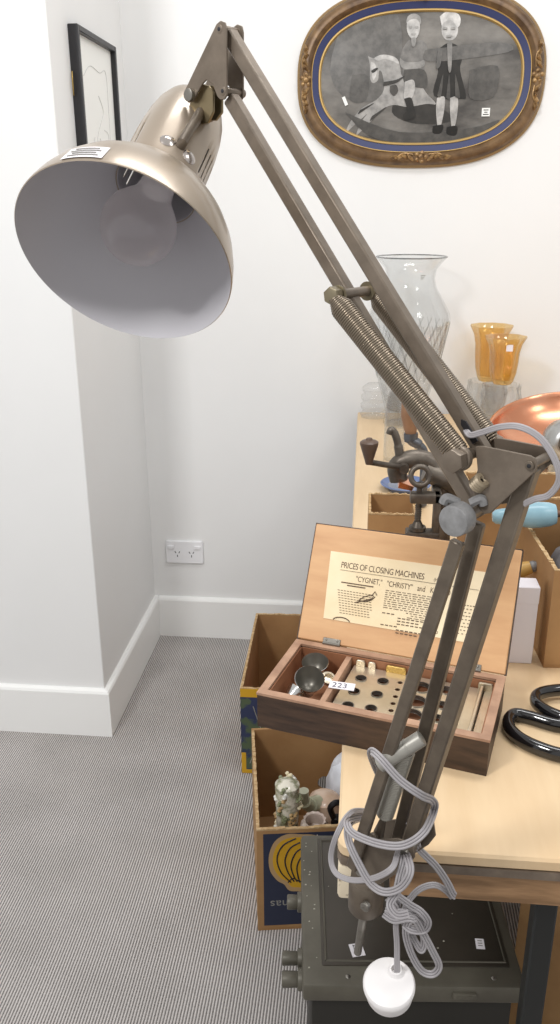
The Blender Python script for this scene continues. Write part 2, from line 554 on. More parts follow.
# carved leaf clusters
random.seed(4)
for (cx, cy, ang, L) in ((-.283, 0, 90, .075), (.283, 0, 90, .075), (0.01, -.180, 0, .075), (0, .180, 0, .075)):
    m = MB(T)
    q = Matrix.Translation(V(cx, cy, .025)) @ Matrix.Rotation(R(ang), 4, 'Z')
    m.sphere((0, 0, 0), .009, 12, q, (1, 1, .7))
    for j in range(5): m.sphere((.012*math.cos(j*1.257), .010*math.sin(j*1.257), -.001), .006, 10, q, (1, 1, .7))
    for sx in (-1, 1):
        for j in range(4):
            x = sx*(.018+.014*j)
            m.tube([q @ V(x, -.008+.004*j, -.001), q @ V(x+sx*.009, .003*math.sin(j*2), .004), q @ V(x+sx*.018, .007-.002*j, 0)], [.0025, .0055, .0012], 8)
        m.tube([q @ p for p in smooth_path([(sx*.02, .006, 0), (sx*.045, .008, .002), (sx*.065, -.004, .001), (sx*.075, .002, -.002)])], .0022, 8)
    lab(m.done('carved_ornament', mat('gilt_relief', S(176, 142, 96), .34, .45, col2=S(104, 78, 50), scale=70) if cx < -.1 else bpy.data.materials['gilt_relief'], t), 'carved gilt leaf cluster')
# photograph, slightly domed
k = NT('sepia_photograph')
b_ = k.n('ShaderNodeBsdfPrincipled', Roughness=.22)
tc = k.n('ShaderNodeTexCoord'); nz = k.n('ShaderNodeTexNoise', Scale=9, Detail=5, Roughness=.55)
mp = k.n('ShaderNodeMapping'); mp.inputs['Scale'].default_value = (.8, 1, 1.5)
k.l(tc.outputs['Object'], mp.inputs[0]); k.l(mp.outputs[0], nz.inputs['Vector'])
rp = k.n('ShaderNodeValToRGB')
rp.color_ramp.elements[0].position = .36; rp.color_ramp.elements[0].color = S(72, 69, 66)
rp.color_ramp.elements[1].position = .72; rp.color_ramp.elements[1].color = S(140, 136, 130)
k.l(nz.outputs['Fac'], rp.inputs[0]); k.l(rp.outputs[0], b_.inputs['Base Color']); k.l(b_.outputs[0], k.out.inputs[0])
M_photo = k.m


def dome(x, y):
    q = min(1, (abs(x)/(AX-.06))**2 + (abs(y)/(AZ-.06))**2)
    return .008 + .010*(1-q)


m = MB(T)
rows = 10; n = 96
vs = [V(0, 0, dome(0, 0))]; fs = []
for i in range(1, rows+1):
    for p in sup(.0595, n):
        x, y = p.x*i/rows, p.y*i/rows
        vs.append(V(x, y, dome(x, y)))
for kx in range(n): fs.append((0, 1+kx, 1+(kx+1) % n))
for i in range(rows-1):
    for kx in range(n): fs.append((1+i*n+kx, 1+(i+1)*n+kx, 1+(i+1)*n+(kx+1) % n, 1+i*n+(kx+1) % n))
m._add(vs, fs); photo = m.done('photograph', M_photo, t)


def pic(x, y):
    """a spot of the photo on the wall in the picture's own coordinates (metres)"""
    q = P(x, y, 1, BW-.016)
    return q.x-OC.x, q.z-OC.z


def patches(name, tones, label):
    m = MB(T); ms = []
    for li, (g, poly) in enumerate(tones):
        mm = bpy.data.materials.get('photo_tone_%d' % g) or mat('photo_tone_%d' % g, S(g*.95+3, g*.95, g*.95-4), .3, col2=S(g*.74+2, g*.74, g*.74-3), scale=45)
        if mm not in ms: ms.append(mm)
        m.mi = ms.index(mm)
        c = [pic(*p) for p in poly]
        cs = [(q.x, q.y) for q in smooth_path([(a, b, 0) for a, b in c+[c[0]]], 4)][:-1]
        f = bmesh.new()
        fv = [f.verts.new((a, b, 0)) for a, b in cs]
        fc = f.faces.new(fv)
        bmesh.ops.triangulate(f, faces=[fc]); bmesh.ops.subdivide_edges(f, edges=f.edges[:], cuts=1); bmesh.ops.triangulate(f, faces=f.faces[:])
        for v in f.verts: v.co.z = dome(v.co.x, v.co.y)+.0006+.0003*li
        bmesh.ops.recalc_face_normals(f, faces=f.faces[:])
        m.merge(f); f.free()
    lab(m.done(name, ms, photo, recalc=False), label)


patches('backdrop', [(112, [(345, 12), (395, 10), (402, 60), (398, 95), (350, 100), (330, 70)]), (98, [(352, 75), (368, 76), (366, 100), (350, 100)]),
                     (112, [(425, 50), (500, 42), (508, 52), (430, 62)]), (96, [(470, 70), (498, 66), (494, 96), (470, 98)]),
                     (92, [(345, 112), (380, 140), (470, 143), (500, 120), (470, 128), (400, 132)])], 'mottled studio backdrop in the photograph')
patches('rocking_horse', [(60, [(398, 92), (424, 96), (440, 106), (452, 120), (430, 124), (408, 122), (392, 112)]),
                          (176, [(368, 56), (374, 58), (384, 55), (396, 58), (400, 66), (402, 76), (412, 78), (420, 84), (427, 94), (436, 104), (426, 104), (408, 107), (395, 105), (385, 108), (372, 120), (360, 132), (356, 135),
                                 (361, 122), (367, 114), (352, 127), (346, 132), (350, 122), (362, 108), (376, 100), (383, 92), (384, 84), (382, 73), (379, 71), (378, 80), (373, 83), (370, 78), (370, 66)]),
                          (206, [(374, 58), (380, 55), (388, 55), (396, 58), (399, 64), (392, 61), (384, 59), (378, 61)]), (212, [(371, 62), (375, 64), (377, 72), (374, 80), (372, 76)]),
                          (62, [(360, 110), (374, 103), (366, 109), (358, 114)]), (70, [(372, 116), (386, 107), (380, 113), (370, 121)]),
                          (84, [(390, 86), (396, 85), (398, 91), (394, 96), (390, 92)]), (48, [(371, 71), (376, 68), (378, 69), (373, 73)]), (66, [(384, 82), (396, 80), (404, 76), (403, 78), (396, 83), (384, 86)])], 'pale leaping rocking horse in the photograph')
patches('seated_child', [(132, [(403, 48), (409, 40), (415, 42), (421, 40), (427, 46), (427, 58), (424, 66), (425, 80), (420, 84), (404, 80), (403, 66), (400, 60), (401, 54)]),
                         (164, [(400, 58), (406, 62), (418, 62), (424, 60), (424, 66), (416, 69), (404, 69), (400, 64)]), (90, [(404, 70), (424, 70), (427, 86), (418, 88), (404, 82)]),
                         (208, [(407, 22), (410, 17), (417, 17), (420, 24), (419, 33), (415, 39), (410, 37), (407, 30)]), (166, [(406, 23), (408, 16), (414, 13), (420, 16), (421, 24), (417, 19), (411, 19)]),
                         (176, [(409, 26), (412, 26), (412, 28), (409, 28)]), (176, [(415, 26), (418, 26), (418, 28), (415, 28)]), (184, [(411, 33), (416, 33), (415, 35), (412, 35)]),
                         (170, [(411, 38), (416, 38), (415, 46), (412, 46)]),
                         (200, [(405, 82), (413, 80), (415, 88), (412, 98), (405, 100), (404, 92)]), (48, [(404, 99), (411, 98), (414, 108), (415, 117), (405, 120), (403, 115), (407, 110)])], 'child in pale uniform riding the horse in the photograph')
patches('standing_child', [(46, [(440, 48), (448, 43), (458, 46), (462, 58), (460, 70), (466, 96), (460, 99), (434, 96), (438, 72), (436, 60)]),
                           (206, [(442, 20), (449, 17), (457, 20), (458, 32), (454, 39), (447, 40), (442, 34)]), (226, [(440, 16), (447, 11), (458, 13), (461, 20), (458, 27), (452, 20), (444, 22), (442, 26)]),
                           (196, [(437, 98), (445, 98), (442, 122), (438, 128), (436, 110)]), (196, [(450, 98), (458, 98), (456, 122), (452, 128), (450, 110)]),
                           (28, [(433, 126), (443, 125), (441, 133), (433, 133)]), (28, [(447, 127), (457, 126), (456, 135), (447, 134)]),
                           (90, [(437, 96), (443, 74), (441, 96)]), (90, [(446, 98), (449, 74), (450, 98)]), (86, [(455, 97), (455, 74), (460, 97)]), (176, [(443, 27), (447, 27), (447, 29), (443, 29)]), (176, [(451, 27), (455, 27), (455, 29), (451, 29)]), (184, [(446, 35), (452, 35), (451, 37), (447, 37)]), (150, [(447, 44), (452, 44), (451, 70), (448, 70)]), (120, [(438, 50), (442, 52), (440, 66), (436, 68)])], 'child in dark pleated dress with a hair bow in the photograph')
for (x, y, wd, hg, rot, nm) in ((486, 112, .020, .019, 0, 1), (345, 101, .008, .021, 25, 0)):
    a, b = pic(x, y)
    m = MB(T); q = Matrix.Translation(V(a, b, dome(a, b)+.002)) @ Matrix.Rotation(R(rot), 4, 'Z')
    m.box((-wd/2, -hg/2, -.0005), (wd/2, hg/2, .0008), q)
    stk = lab(m.done('price_sticker', M_paper, t), 'white price sticker')
    if nm:
        m = MB(T)
        for j, ww in enumerate((.6, .4, .7)):
            m.box((-wd*ww/2, .005-.005*j-.0012, .0008), (wd*ww/2, .005-.005*j+.0008, .0011), q)
        m.done('printed_lines', M_ink, stk)
# ------------------------------------------------------------------ table
TT = .745
TX, TY = -.010, .625
t = thing('table', (.5, 1.5, 0), 'long pale maple-topped table with worn wooden apron and black steel legs', 'table')
m = MB()
ol = [(TX+.012, TY), (1.25, TY), (1.25, 2.34), (TX, 2.34), (TX, TY+.012), (TX+.0035, TY+.0035)]
m.prism([V(x, y, 0) for x, y in ol], (0, 0, TT-.014), (0, 0, TT), bev=.0025); m.done('tabletop', M_maple, t, ang=30)
m = MB(); m.prism([V(x, y, 0) for x, y in ol], (0, 0, TT-.023), (0, 0, TT-.014)); lab(m.done('edge_band', M_edge, t, ang=30), 'grey worn band under the top')
m = MB()
m.box((TX+.05, TY+.003, .690), (1.25, TY+.022, TT-.023), bev=.001, seg=1); m.box((TX+.003, TY+.03, .690), (TX+.022, 2.335, TT-.023), bev=.001, seg=1)
lab(m.done('apron', M_apron, t), 'worn bare wood apron')
m = MB(); m.box((TX+.001, TY+.001, .682), (TX+.03, TY+.024, TT-.0235), bev=.004); lab(m.done('corner_block', M_flake, t), 'cream corner block with flaking paint')
for x, y in ((.189, .655), (.189, 2.26), (1.15, .655), (1.15, 2.26)):
    m = MB(); m.box((x-.0105, y-.0105, 0), (x+.0105, y+.0105, .690), bev=.002, seg=1); m.done('leg', M_leg, t)

# ------------------------------------------------------------------ closing machine set in its wooden case
ca = R(-15.3); CX = V(math.cos(ca), math.sin(ca), 0); CY = V(-math.sin(ca), math.cos(ca), 0); CZ = V(0, 0, 1)
CO = V(-.106, .807, TT); CW, CD, CH, WT = .254, .130, .044, .009
CM = Matrix.Translation(CO) @ Matrix((CX, CY, CZ)).transposed().to_4x4()
case = thing('tool_case', CO+CX*CW/2, 'open flat wooden case with printed price sheet in its raised lid, on the table', 'wooden case')
m = MB(CM)
m.box((0, 0, 0), (CW, WT, CH-.003)); m.box((0, CD-WT, 0), (CW, CD, CH-.003)); m.box((0, WT, 0), (WT, CD-WT, CH-.003)); m.box((CW-WT, WT, 0), (CW, CD-WT, CH-.003))
m.done('outer_wall', M_box_dark, case)
m = MB(CM); e = .0006
m.box((-e, -e, CH-.003), (CW+e, WT, CH)); m.box((-e, CD-WT, CH-.003), (CW+e, CD+e, CH)); m.box((-e, WT, CH-.003), (WT, CD-WT, CH)); m.box((CW-WT, WT, CH-.003), (CW+e, CD-WT, CH))
lab(m.done('rim', M_box_raw, case), 'pale worn top edge')
m = MB(CM); m.box((WT, WT, 0), (CW-WT, CD-WT, .006)); m.done('inside_floor', M_box_in, case)
m = MB(CM)
for a, b in (((WT, WT, .006), (CW-WT, WT+.0015, CH-.004)), ((WT, CD-WT-.0015, .006), (CW-WT, CD-WT, CH-.004)), ((WT, WT, .006), (WT+.0015, CD-WT, CH-.004)), ((CW-WT-.0015, WT, .006), (CW-WT, CD-WT, CH-.004))): m.box(a, b)
m.done('inside_lining', M_box_in, case)
PXX = .068
m = MB(CM); m.box((PXX, WT+.0015, .006), (PXX+.0065, CD-WT-.0015, CH-.005)); lab(m.done('divider', M_box_raw, case), 'worn wooden divider')
# lid
th = R(29); LH = .146
LU = (CZ*math.cos(th)+CY*math.sin(th)).normalized(); LN = CX.cross(LU)   # normal away from viewer
L0 = CO+CY*(CD+.001)+CZ*(CH+.001)
LM = Matrix.Translation(L0) @ Matrix((CX, LU, LN)).transposed().to_4x4()    # local z towards viewer
m = MB(LM); m.box((0, 0, -.012), (CW, LH, 0), bev=.0015, seg=1); lid = m.done('lid', M_lid, case)
m = MB(LM)
for a, b in (((-.0006, -.0006, -.0125), (.002, LH+.0006, -.001)), ((CW-.002, -.0006, -.0125), (CW+.0006, LH+.0006, -.001)), ((0, LH-.0015, -.0125), (CW, LH+.0008, -.001))): m.box(a, b)
lab(m.done('lid_edge', M_box_dark, lid), 'dark lid edge')
LI = LM.inverted()


def onlid(x, y): return LI @ PP(x, y, L0, LN)


tl, bl, tr, br = onlid(331, 551), onlid(323.5, 618), onlid(492, 573), onlid(481, 645)
m = MB(LM); m.prism([V(p.x, p.y, 0) for p in (bl, br, tr, tl)], (0, 0, .0001), (0, 0, .0007)); sheet = lab(m.done('price_sheet', M_label, lid, smooth=False), 'cream printed price sheet pasted inside the lid')
sx0, sx1, sy0, sy1 = (tl.x+bl.x)/2, (tr.x+br.x)/2, (bl.y+br.y)/2, (tl.y+tr.y)/2
sw, sh = sx1-sx0, sy1-sy0


def sheetm(u, v, z=.0008): return LM @ Matrix.Translation(V(sx0+u*sw, sy0+v*sh, z))


m = MB()
NX = Matrix.Diagonal((.74, 1, 1, 1))
m.text('PRICES OF CLOSING MACHINES', sh*.125, sheetm(.07, .775) @ NX, .0001, .93)
m.text('(HOW', sh*.07, sheetm(.665, .775) @ NX, .0001)
m.text('"CYGNET,"   "CHRISTY"   and   KOSMO', sh*.112, sheetm(.18, .605) @ NX, .0001, .98)
q = sheetm(0, 0)
def rule(x0, x1, y, h=.006): m.box((x0*sw, y*sh, 0), (x1*sw, y*sh+h*sh, .0002), q)
rule(.07, .94, .738, .005)
random.seed(11)
for i in range(12):       # the small print
    y = .54-.031*i
    x = .38
    while x < .68:
        wl = random.uniform(.012, .034)
        if not (i > 8 and x < .52): rule(x, min(x+wl, .69), y, .009)
        x += wl+.009
for i, (xa, xb) in enumerate(((.38, .46), (.48, .64), (.48, .60), (.48, .65), (.38, .47), (.48, .66), (.48, .60))):
    x = xa
    while x < xb: rule(x, x+.02, .17-.042*(i-1), .014); x += .028
m.text('33 0', sh*.06, sheetm(.69, .19), .0001); m.text('37 0', sh*.06, sheetm(.69, .045), .0001)
for i in range(2): rule(.09+.04*i, .30-.05*i, .555-.035*i, .016)
for i in range(10):
    y = .44-.036*i
    x = .075+.004*i
    while x < .30:
        rule(x, x+.014, y, .008); x += .02
for i in range(9):
    y = .50-.05*i; x = .80
    while x < .95: rule(x, x+.011, y, .011); x += .017+.004*(i % 3)
pts = [(.22, .34), (.25, .40), (.29, .44), (.32, .42), (.30, .37), (.26, .33), (.22, .34)]
m.tube([q @ V(a*sw, b*sh, .0002) for a, b in pts], .0006, 5); m.tube([q @ V(a*sw, b*sh, .0002) for a, b in ((.30, .44), (.315, .50), (.33, .45))], .0006, 5)
m.tube([q @ V(a*sw, b*sh, .0002) for a, b in ((.20, .30), (.27, .36), (.31, .40))], .0008, 5)
m.tube([q @ V((.13+.055*math.cos(a))*sw, (-.005+.06*math.sin(a))*sh, .0002) for a in [R(10+16*i) for i in range(11)]], .0007, 5)
m.done('printed_text', M_print, sheet, recalc=False)
for hx in (.045, .215):
    m = MB(LM); m.box((hx-.011, .001, 0), (hx+.011, .007, .0015), bev=.0005, seg=1)
    m.tube([(hx-.011, 0, .001), (hx+.011, 0, .001)], .0018, 8)
    for d in (-.007, .007): m.sphere((hx+d, .0045, .0015), .0014, 8)
    lab(m.done('hinge', M_steel, case), 'small steel hinge')

# nickel closing plate with holes
PZ = .030
def incase(x, y, z):
    q = CM.inverted() @ P(x, y, 2, TT+z)
    return q.x, q.y


plt = thing('closing_plate', CO+CX*.16+CY*.06, 'pale metal plate full of round holes lying in the wooden case', 'metal plate')
holes = []
for (x, y, r) in ((361, 679, .0062), (383, 682, .0062), (354, 692, .0062), (377, 695, .0062), (348, 706, .0062), (371, 709, .0062),
                  (421, 688, .0105), (416, 702, .0112), (411, 716, .0118), (446, 691, .0078), (442, 706, .0072), (437, 719, .0066),
                  (400, 683, .003), (397.5, 690, .003), (395.5, 697, .003), (393, 704, .003), (391, 711, .003)):
    a, b = incase(x, y, PZ)
    if .083 < a < .20: holes.append((a, max(.0175+r*.4, b), r))
m = MB(CM)
m.plate([(.079, .014), (.203, .014), (.203, .1165), (.079, .1165)], holes, .0012, Matrix.Translation(V(0, 0, PZ)))
m.done('holed_plate', M_nickel, plt, smooth=False)
for (a, b, r) in holes:
    if r < .004: continue
    m = MB(CM); m.lathe([(r*1.0, 0), (r*1.14, 0), (r*1.14, .0012), (r*1.0, .0012), (r*1.0, -.004), (r*.97, -.004)], (a, b, PZ+.0004), seg=24)
    m.done('hole_ring', M_steel, plt)
for (x0, x1, y0, y1, h) in ((.2055, .216, .0145, .116, .0035), (.2165, .2285, .0145, .116, .003), (.229, .2325, .0145, .114, .009), (.2335, .2425, .0145, .116, .002)):
    m = MB(CM); m.box((x0, y0, PZ-.006), (x1, y1, PZ+h-.002), bev=.0006, seg=1); m.done('slide_bar', M_nickel, plt)
for (x0, x1, nm) in ((.081, .092, 0), (.096, .105, 0), (.118, .142, 1), (.178, .188, 0), (.226, .2425, 0)):
    m = MB(CM); m.prism([V(x, z, 0) for x, z in rrect(x0, PZ-.004, x1, PZ+.009, .0025)], (0, 0, 0), (0, 0, .003), Matrix(((1, 0, 0, 0), (0, 0, 1, .115), (0, 1, 0, 0), (0, 0, 0, 1))), bev=.0006)
    m.done('end_tab', M_brass if nm else M_nickel, plt)
for xa, xb in ((.115, .165), (.195, .238)):
    m = MB(CM); m.box((xa, .0116, PZ-.006), (xb, .0138, PZ+.001)); lab(m.done('black_stop', M_leg, plt), 'black stop bar')
m = MB(CM); m.box((.079, .016, .006), (.2, .022, PZ-.0008)); m.box((.079, .108, .006), (.2, .115, PZ-.0008)); m.box((.207, .016, .006), (.24, .03, PZ-.006)); m.box((.207, .1, .006), (.24, .113, PZ-.006)); m.done('support_block', M_box_in, plt)

# cups in the left compartment
def cup(name, c, ax, prof, mt, label, group='metal cups in the case'):
    m = MB(CM); m.lathe(prof, c, ax, 28, mis=[0]*7+[1]*(len(prof)-8))
    return tag(m.done(name, [mt, M_cupin]), label, 'cup', group)


M_cupin = mat('shaded_cup_inside', S(112, 108, 100), .38, .7)  # darker than the chrome outside: shade of the hollow put into the colour
CUPP = [(0, 0), (.007, 0), (.008, .002), (.009, .012), (.013, .020), (.0165, .030), (.0172, .032), (.0168, .0325), (.0155, .030), (.012, .0205), (.006, .014), (0, .0125)]
cup('metal_cup', (.040, .055, .020), (.25, -.45, .9), CUPP, M_chrome, 'large shiny metal cup tilted in front inside the left compartment of the case')
cup('metal_cup', (.036, .098, .012), (.05, -.25, 1), [(r*.95, z*.9) for r, z in CUPP], M_chrome, 'metal cup standing upright at the back of the left compartment of the case')
cup('metal_cup', (.020, .022, .0135), (.35, .75, .35), [(r*.72, z*.9) for r, z in CUPP], M_chrome, 'small polished metal cup lying on its side at the front of the left compartment')
m = MB(CM); m.lathe([(0, 0), (.0075, 0), (.0085, .003), (.0085, .006), (.0055, .0065), (.0045, .002), (0, .002)], (.057, .079, .026), (.3, -.3, .9), 24); tag(m.done('metal_button', M_nickel), 'small pale round cap beside the cups near the divider', 'button', None)
m = MB(CM); m.lathe([(.0035, 0), (.0085, 0), (.0085, .006), (.0035, .006), (.0035, 0)], (.036, .020, .022), (-.1, -.2, 1), 24); tag(m.done('metal_washer', M_nickel), 'pale thick washer ring at the front corner of the left compartment', 'washer', None)
m = MB(CM); m.lathe([(.0062, 0), (.0092, 0), (.0095, .010), (.0062, .010), (.006, 0)], (.052, .026, .0145), (.4, -.2, 1), 24, mis=[0, 0, 0, 1]); tag(m.done('metal_sleeve', [M_nickel, M_leg]), 'short dark-bored metal sleeve beside the washer in the case', 'sleeve', None)
# lot number card
a, b = incase(342, 686, .041)
m = MB(CM); q = Matrix.Translation(V(a, b, .0412)) @ Matrix.Rotation(R(6), 4, 'Z') @ Matrix.Rotation(R(8), 4, 'X')
m.box((-.0145, -.006, -.0004), (.0145, .006, .0004), q); cardo = tag(m.done('number_card', M_whitecard), 'small white card numbered 223 lying on the case divider', 'price tag')
m = MB(CM); m.text('223', .0115, q @ Matrix.Translation(V(-.0115, -.004, .0005)), .0001, 1.05); lab(m.done('number', mat('blue_black_ink', S(58, 60, 78), .7), cardo, recalc=False), 'handwritten number 223')

# ------------------------------------------------------------------ shears at the right edge of the table
t = thing('tailor_shears', P(548, 720, 2, TT), 'large shears with glossy black looped handles on the pale table', 'shears')
def onT(x, y, h): return P(x+3, y, 2, TT+h)


def loop(pts, rr, h, nm):
    m = MB(); p = smooth_path([onT(x, y, h) for x, y in pts]+[onT(*pts[0], h)], 8)
    m.tube(p, rr, 14, cap=False, flat=(1, 1.25)); return lab(m.done(nm, M_blackgloss, t), 'glossy black looped handle')


loop([(575, 728), (552, 725), (528, 718), (512, 715), (505.5, 721), (508, 731), (520, 741), (540, 750), (562, 756), (590, 757), (604, 746), (598, 735)], .0068, .0072, 'handle')
loop([(590, 694), (566, 690), (547, 691), (534, 695), (532.5, 702), (540, 709), (552, 715), (566, 719), (590, 718), (606, 707)], .0062, .013, 'handle')
m = MB(); a = onT(553, 722, .006); b = onT(640, 735, .006)
m.box((0, -.010, -.004), (.10, .010, .006), frame(a, b-a, (0, 0, 1)), bev=.002); m.done('shank', M_lampdark, t)
for s_, lb in ((.006, 1), (-.006, 1)):
    m = MB(); q = frame(onT(625, 733, .006), b-a, (0, 0, 1)); m.prism([V(0, s_-.008, 0), V(.20, s_*.3-.002, 0), V(.20, s_*.3+.002, 0), V(0, s_+.008, 0)], (0, 0, -.002+s_*.3), (0, 0, .001+s_*.3), q); m.done('blade', M_steel, t)

# ------------------------------------------------------------------ cardboard boxes
def open_box(name, M, W, D, H, wt, label, group=None, inside=M_cartin, hole=None, torn=0, loc=None):
    t = thing(name, loc or (M @ V(W/2, D/2, 0)), label, 'cardboard box', group)
    m = MB(M); m.box((0, 0, 0), (W, D, wt)); m.done('bottom', M_cartin, t)
    rim = []
    for nm, org, xd, L in (('front_wall', V(0, 0, 0), V(1, 0, 0), W), ('back_wall', V(0, D-wt, 0), V(1, 0, 0), W), ('side_wall', V(0, wt, 0), V(0, 1, 0), D-2*wt), ('side_wall', V(W-wt, wt, 0), V(0, 1, 0), D-2*wt)):
        m = MB(M)
        yd = V(0, 1, 0) if xd.x else V(1, 0, 0)
        if hole and nm == 'back_wall':
            q = Matrix((xd, V(0, 0, 1), -V(0, 1, 0))).transposed().to_4x4(); q = Matrix.Translation(org+V(0, wt/2, 0)) @ q
            m.plate([(0, wt), (L, wt), (L, H), (0, H)], [hole], wt, q)
        else:
            lo = org+V(0, 0, wt); hi = org+xd*L+yd*wt+V(0, 0, H-.0025)
            m.box(lo, hi)
        w_ = m.done(nm, M_carton, t, smooth=False)
        if not (hole and nm == 'back_wall'):
            m = MB(M); random.seed(hash(nm) % 97 if False else len(nm)+int(L*100)); n = 40
            for i in range(n):
                dz = random.uniform(-.0015, .001) - (torn*random.uniform(0, 1) if torn else 0)
                m.box(org+xd*(L*i/n)+V(0, 0, H-.003), org+xd*(L*(i+1)/n)+yd*wt*random.uniform(.9, 1.1)+V(0, 0, H+max(dz, -.0022)))
            lab(m.done('cut_edge', M_cartedge, w_, smooth=False), 'pale corrugated cut edge')
    return t


def zrot(o, deg): return Matrix.Translation(Vector(o)) @ Matrix.Rotation(R(deg), 4, 'Z')


# banana carton in front
B1 = zrot((-.166, 1.226, 0), 9)
hx = (B1.inverted() @ P(325, 776, 1, 1.58)); b1 = open_box('banana_carton', B1, .42, .315, .236, .006, 'front brown banana carton with navy print holding old ceramics, on the carpet under the table', 'cardboard cartons on the carpet', hole=(hx.x, hx.z, .019))
F1 = B1 @ frame((0, -.0002, 0), (1, 0, 0), (0, -1, 0))   # x along front, y up, z out
m = MB(F1); m.prism([V(x, y, 0) for x, y in ((.012, .012), (.408, .012), (.408, .226), (.012, .226))], (0, 0, 0), (0, 0, .0004)); pn = lab(m.done('printed_panel', M_navy, b1, smooth=False), 'navy printed panel with upside-down lettering')
FI = F1.inverted()
def onF(x, y):
    q = FI @ PP(x, y, B1 @ V(0, 0, 0), (B1.to_3x3() @ V(0, 1, 0))); return q.x, q.y


def shape(m, poly, z0, z1, sm=6):
    c = [onF(*p) for p in poly]
    cs = [(q.x, q.y) for q in smooth_path([(a, b, 0) for a, b in c+[c[0]]], sm)][:-1] if sm else c
    m.prism([V(a, b, 0) for a, b in cs], (0, 0, z0), (0, 0, z1))


m = MB(F1); shape(m, [(300, 834), (287, 834), (275, 841), (269, 855), (270, 870), (277, 880), (284, 884), (289, 890), (298, 891), (318, 890), (328, 872), (330, 850), (318, 836)], .0004, .0006)
em = lab(m.done('emblem_outline', M_tan, pn, smooth=False), 'tan outline around the banana bunch')
m = MB(F1); shape(m, [(300, 837), (288, 838), (278, 844), (273, 856), (274, 868), (280, 877), (287, 881), (291, 886), (298, 887), (314, 886), (322, 870), (325, 852), (314, 839)], .0006, .0008)
lab(m.done('banana_bunch', M_yellow, pn, smooth=False), 'yellow bunch of bananas print')
m = MB(F1)
for pl in ([(296, 838), (283, 845), (277, 858), (281, 872), (291, 882)], [(300, 842), (290, 848), (285, 860), (288, 872), (294, 881)], [(306, 846), (296, 852), (291, 864), (293, 874), (297, 881)],
           [(312, 850), (302, 856), (297, 866), (298, 876), (300, 882)], [(320, 858), (309, 862), (303, 870), (303, 882)], [(288, 882), (293, 878), (300, 881), (304, 878)]):
    m.tube([V(*onF(*p), .0008) for p in []] or [V(q.x, q.y, .0008) for q in smooth_path([(*onF(*p), 0) for p in pl], 5)], .0014, 5)
m.done('banana_outlines', M_navyline, pn)
m = MB(F1)
a0, a1 = onF(269, 907); q = Matrix.Translation(V(a0, a1+.004, .0004)) @ Matrix.Rotation(math.pi, 4, 'Z') @ Matrix.Translation(V(-.088, -.011, 0))
m.text('bananas', .026, q, .0002, 1.05); lab(m.done('lettering', M_greyprint, pn, recalc=False), 'upside-down grey word bananas')
# second carton behind
B2 = zrot((-.262, 1.692, 0), 1.5)
b2 = open_box('printed_carton', B2, .40, .385, .238, .006, 'rear brown carton with green and yellow printed front, on the carpet by the back wall', 'cardboard cartons on the carpet')
F2 = B2 @ frame((0, -.0002, 0), (1, 0, 0), (0, -1, 0))
M_green = mat('green_navy_print', S(78, 92, 66), .65, col2=S(44, 52, 84), scale=16, sharp=(.47, .53))
m = MB(F2); m.prism([V(x, y, 0) for x, y in ((0, .008), (.40, .008), (.40, .214), (0, .214))], (0, 0, 0), (0, 0, .0005)); pf = m.done('printed_panel', M_green, b2, smooth=False)
m = MB(F2); m.box((0, .214, 0), (.40, .236, .0006)); m.box((0, .002, 0), (.40, .012, .0008)); m.box((0, .012, .0005), (.011, .06, .0008)); lab(m.done('yellow_border', M_yellow, b2, smooth=False), 'yellow printed border')
m = MB(F2)
for i in range(4): m.tube([(.02+.02*i, .03+.02*i, .0007), (.05+.02*i, .12, .0009), (.03+.03*i, .19, .0007)], .0012, 5)
m.done('pale_lines', M_greyprint, pf)
# red bag in it
M_red = mat('salmon_red_plastic', S(206, 98, 82), .45, col2=S(180, 74, 62), scale=25)
m = MB(); c = P(272, 683, 1, 1.80); m.blob((c.x+.075, 1.83, .105), .1, (.85, .8, .98), .28, 32, 3, 4); tag(m.done('plastic_bag', M_red), 'crumpled salmon-red plastic bag inside the rear carton', 'bag')

# ceramics in the front carton
def B1w(x, y, Y): return P(x, y, 1, Y)


M_cer = mat('flower_encrusted_glaze', S(226, 220, 204), .25, col2=S(140, 140, 112), scale=55, sharp=(.42, .6), coat=.4, bump=.3)
M_cer2 = mat('pink_cream_glaze', S(216, 190, 168), .25, col2=S(190, 150, 118), scale=14, coat=.4)
M_cer3 = mat('cream_shell_glaze', S(214, 200, 186), .3, col2=S(186, 168, 158), scale=30, coat=.3)
random.seed(8)
p0 = B1w(288, 820, 1.285); p1 = B1w(288, 772, 1.31)
t = thing('flower_vase', (p0.x, 1.29, .006), 'tall ceramic vase encrusted with flowers standing at the left in the front banana carton', 'ceramic vase', 'ceramics in the front carton')
m = MB(); ax = p0.x
m.lathe([(0, .006), (.026, .006), (.024, .03), (.020, .06), (.020, .16), (.022, .24), (.023, .288), (.012, .296), (0, .297)], (ax-.002, 1.292, 0), seg=24); bd = m.done('vase_body', M_cer, t)
for i in range(64):
    a = random.uniform(0, 6.28); z = random.uniform(.10, .292); rr = .020
    c = V(ax+rr*math.cos(a), 1.292+rr*math.sin(a), z)
    m = MB()
    for j in range(5):
        m.sphere(c+V(.0045*math.cos(j*1.26+a), .0045*math.sin(j*1.26), .004*math.sin(j*2.5)), .0042, 8, None, (1, 1, .8))
    nm_, mt_ = random.choice((('leaf_cluster', 'leaf_green_glaze'), ('blossom', 'blossom_cream_glaze'), ('blossom', 'blossom_tan_glaze'), ('blossom', 'blossom_white_glaze')))
    mt = bpy.data.materials.get(mt_) or mat(mt_, {'leaf_green_glaze': S(128, 132, 100), 'blossom_cream_glaze': S(226, 214, 180), 'blossom_tan_glaze': S(178, 148, 104), 'blossom_white_glaze': S(226, 224, 216)}[mt_], .25, coat=.4)
    m.done(nm_, mt, t)
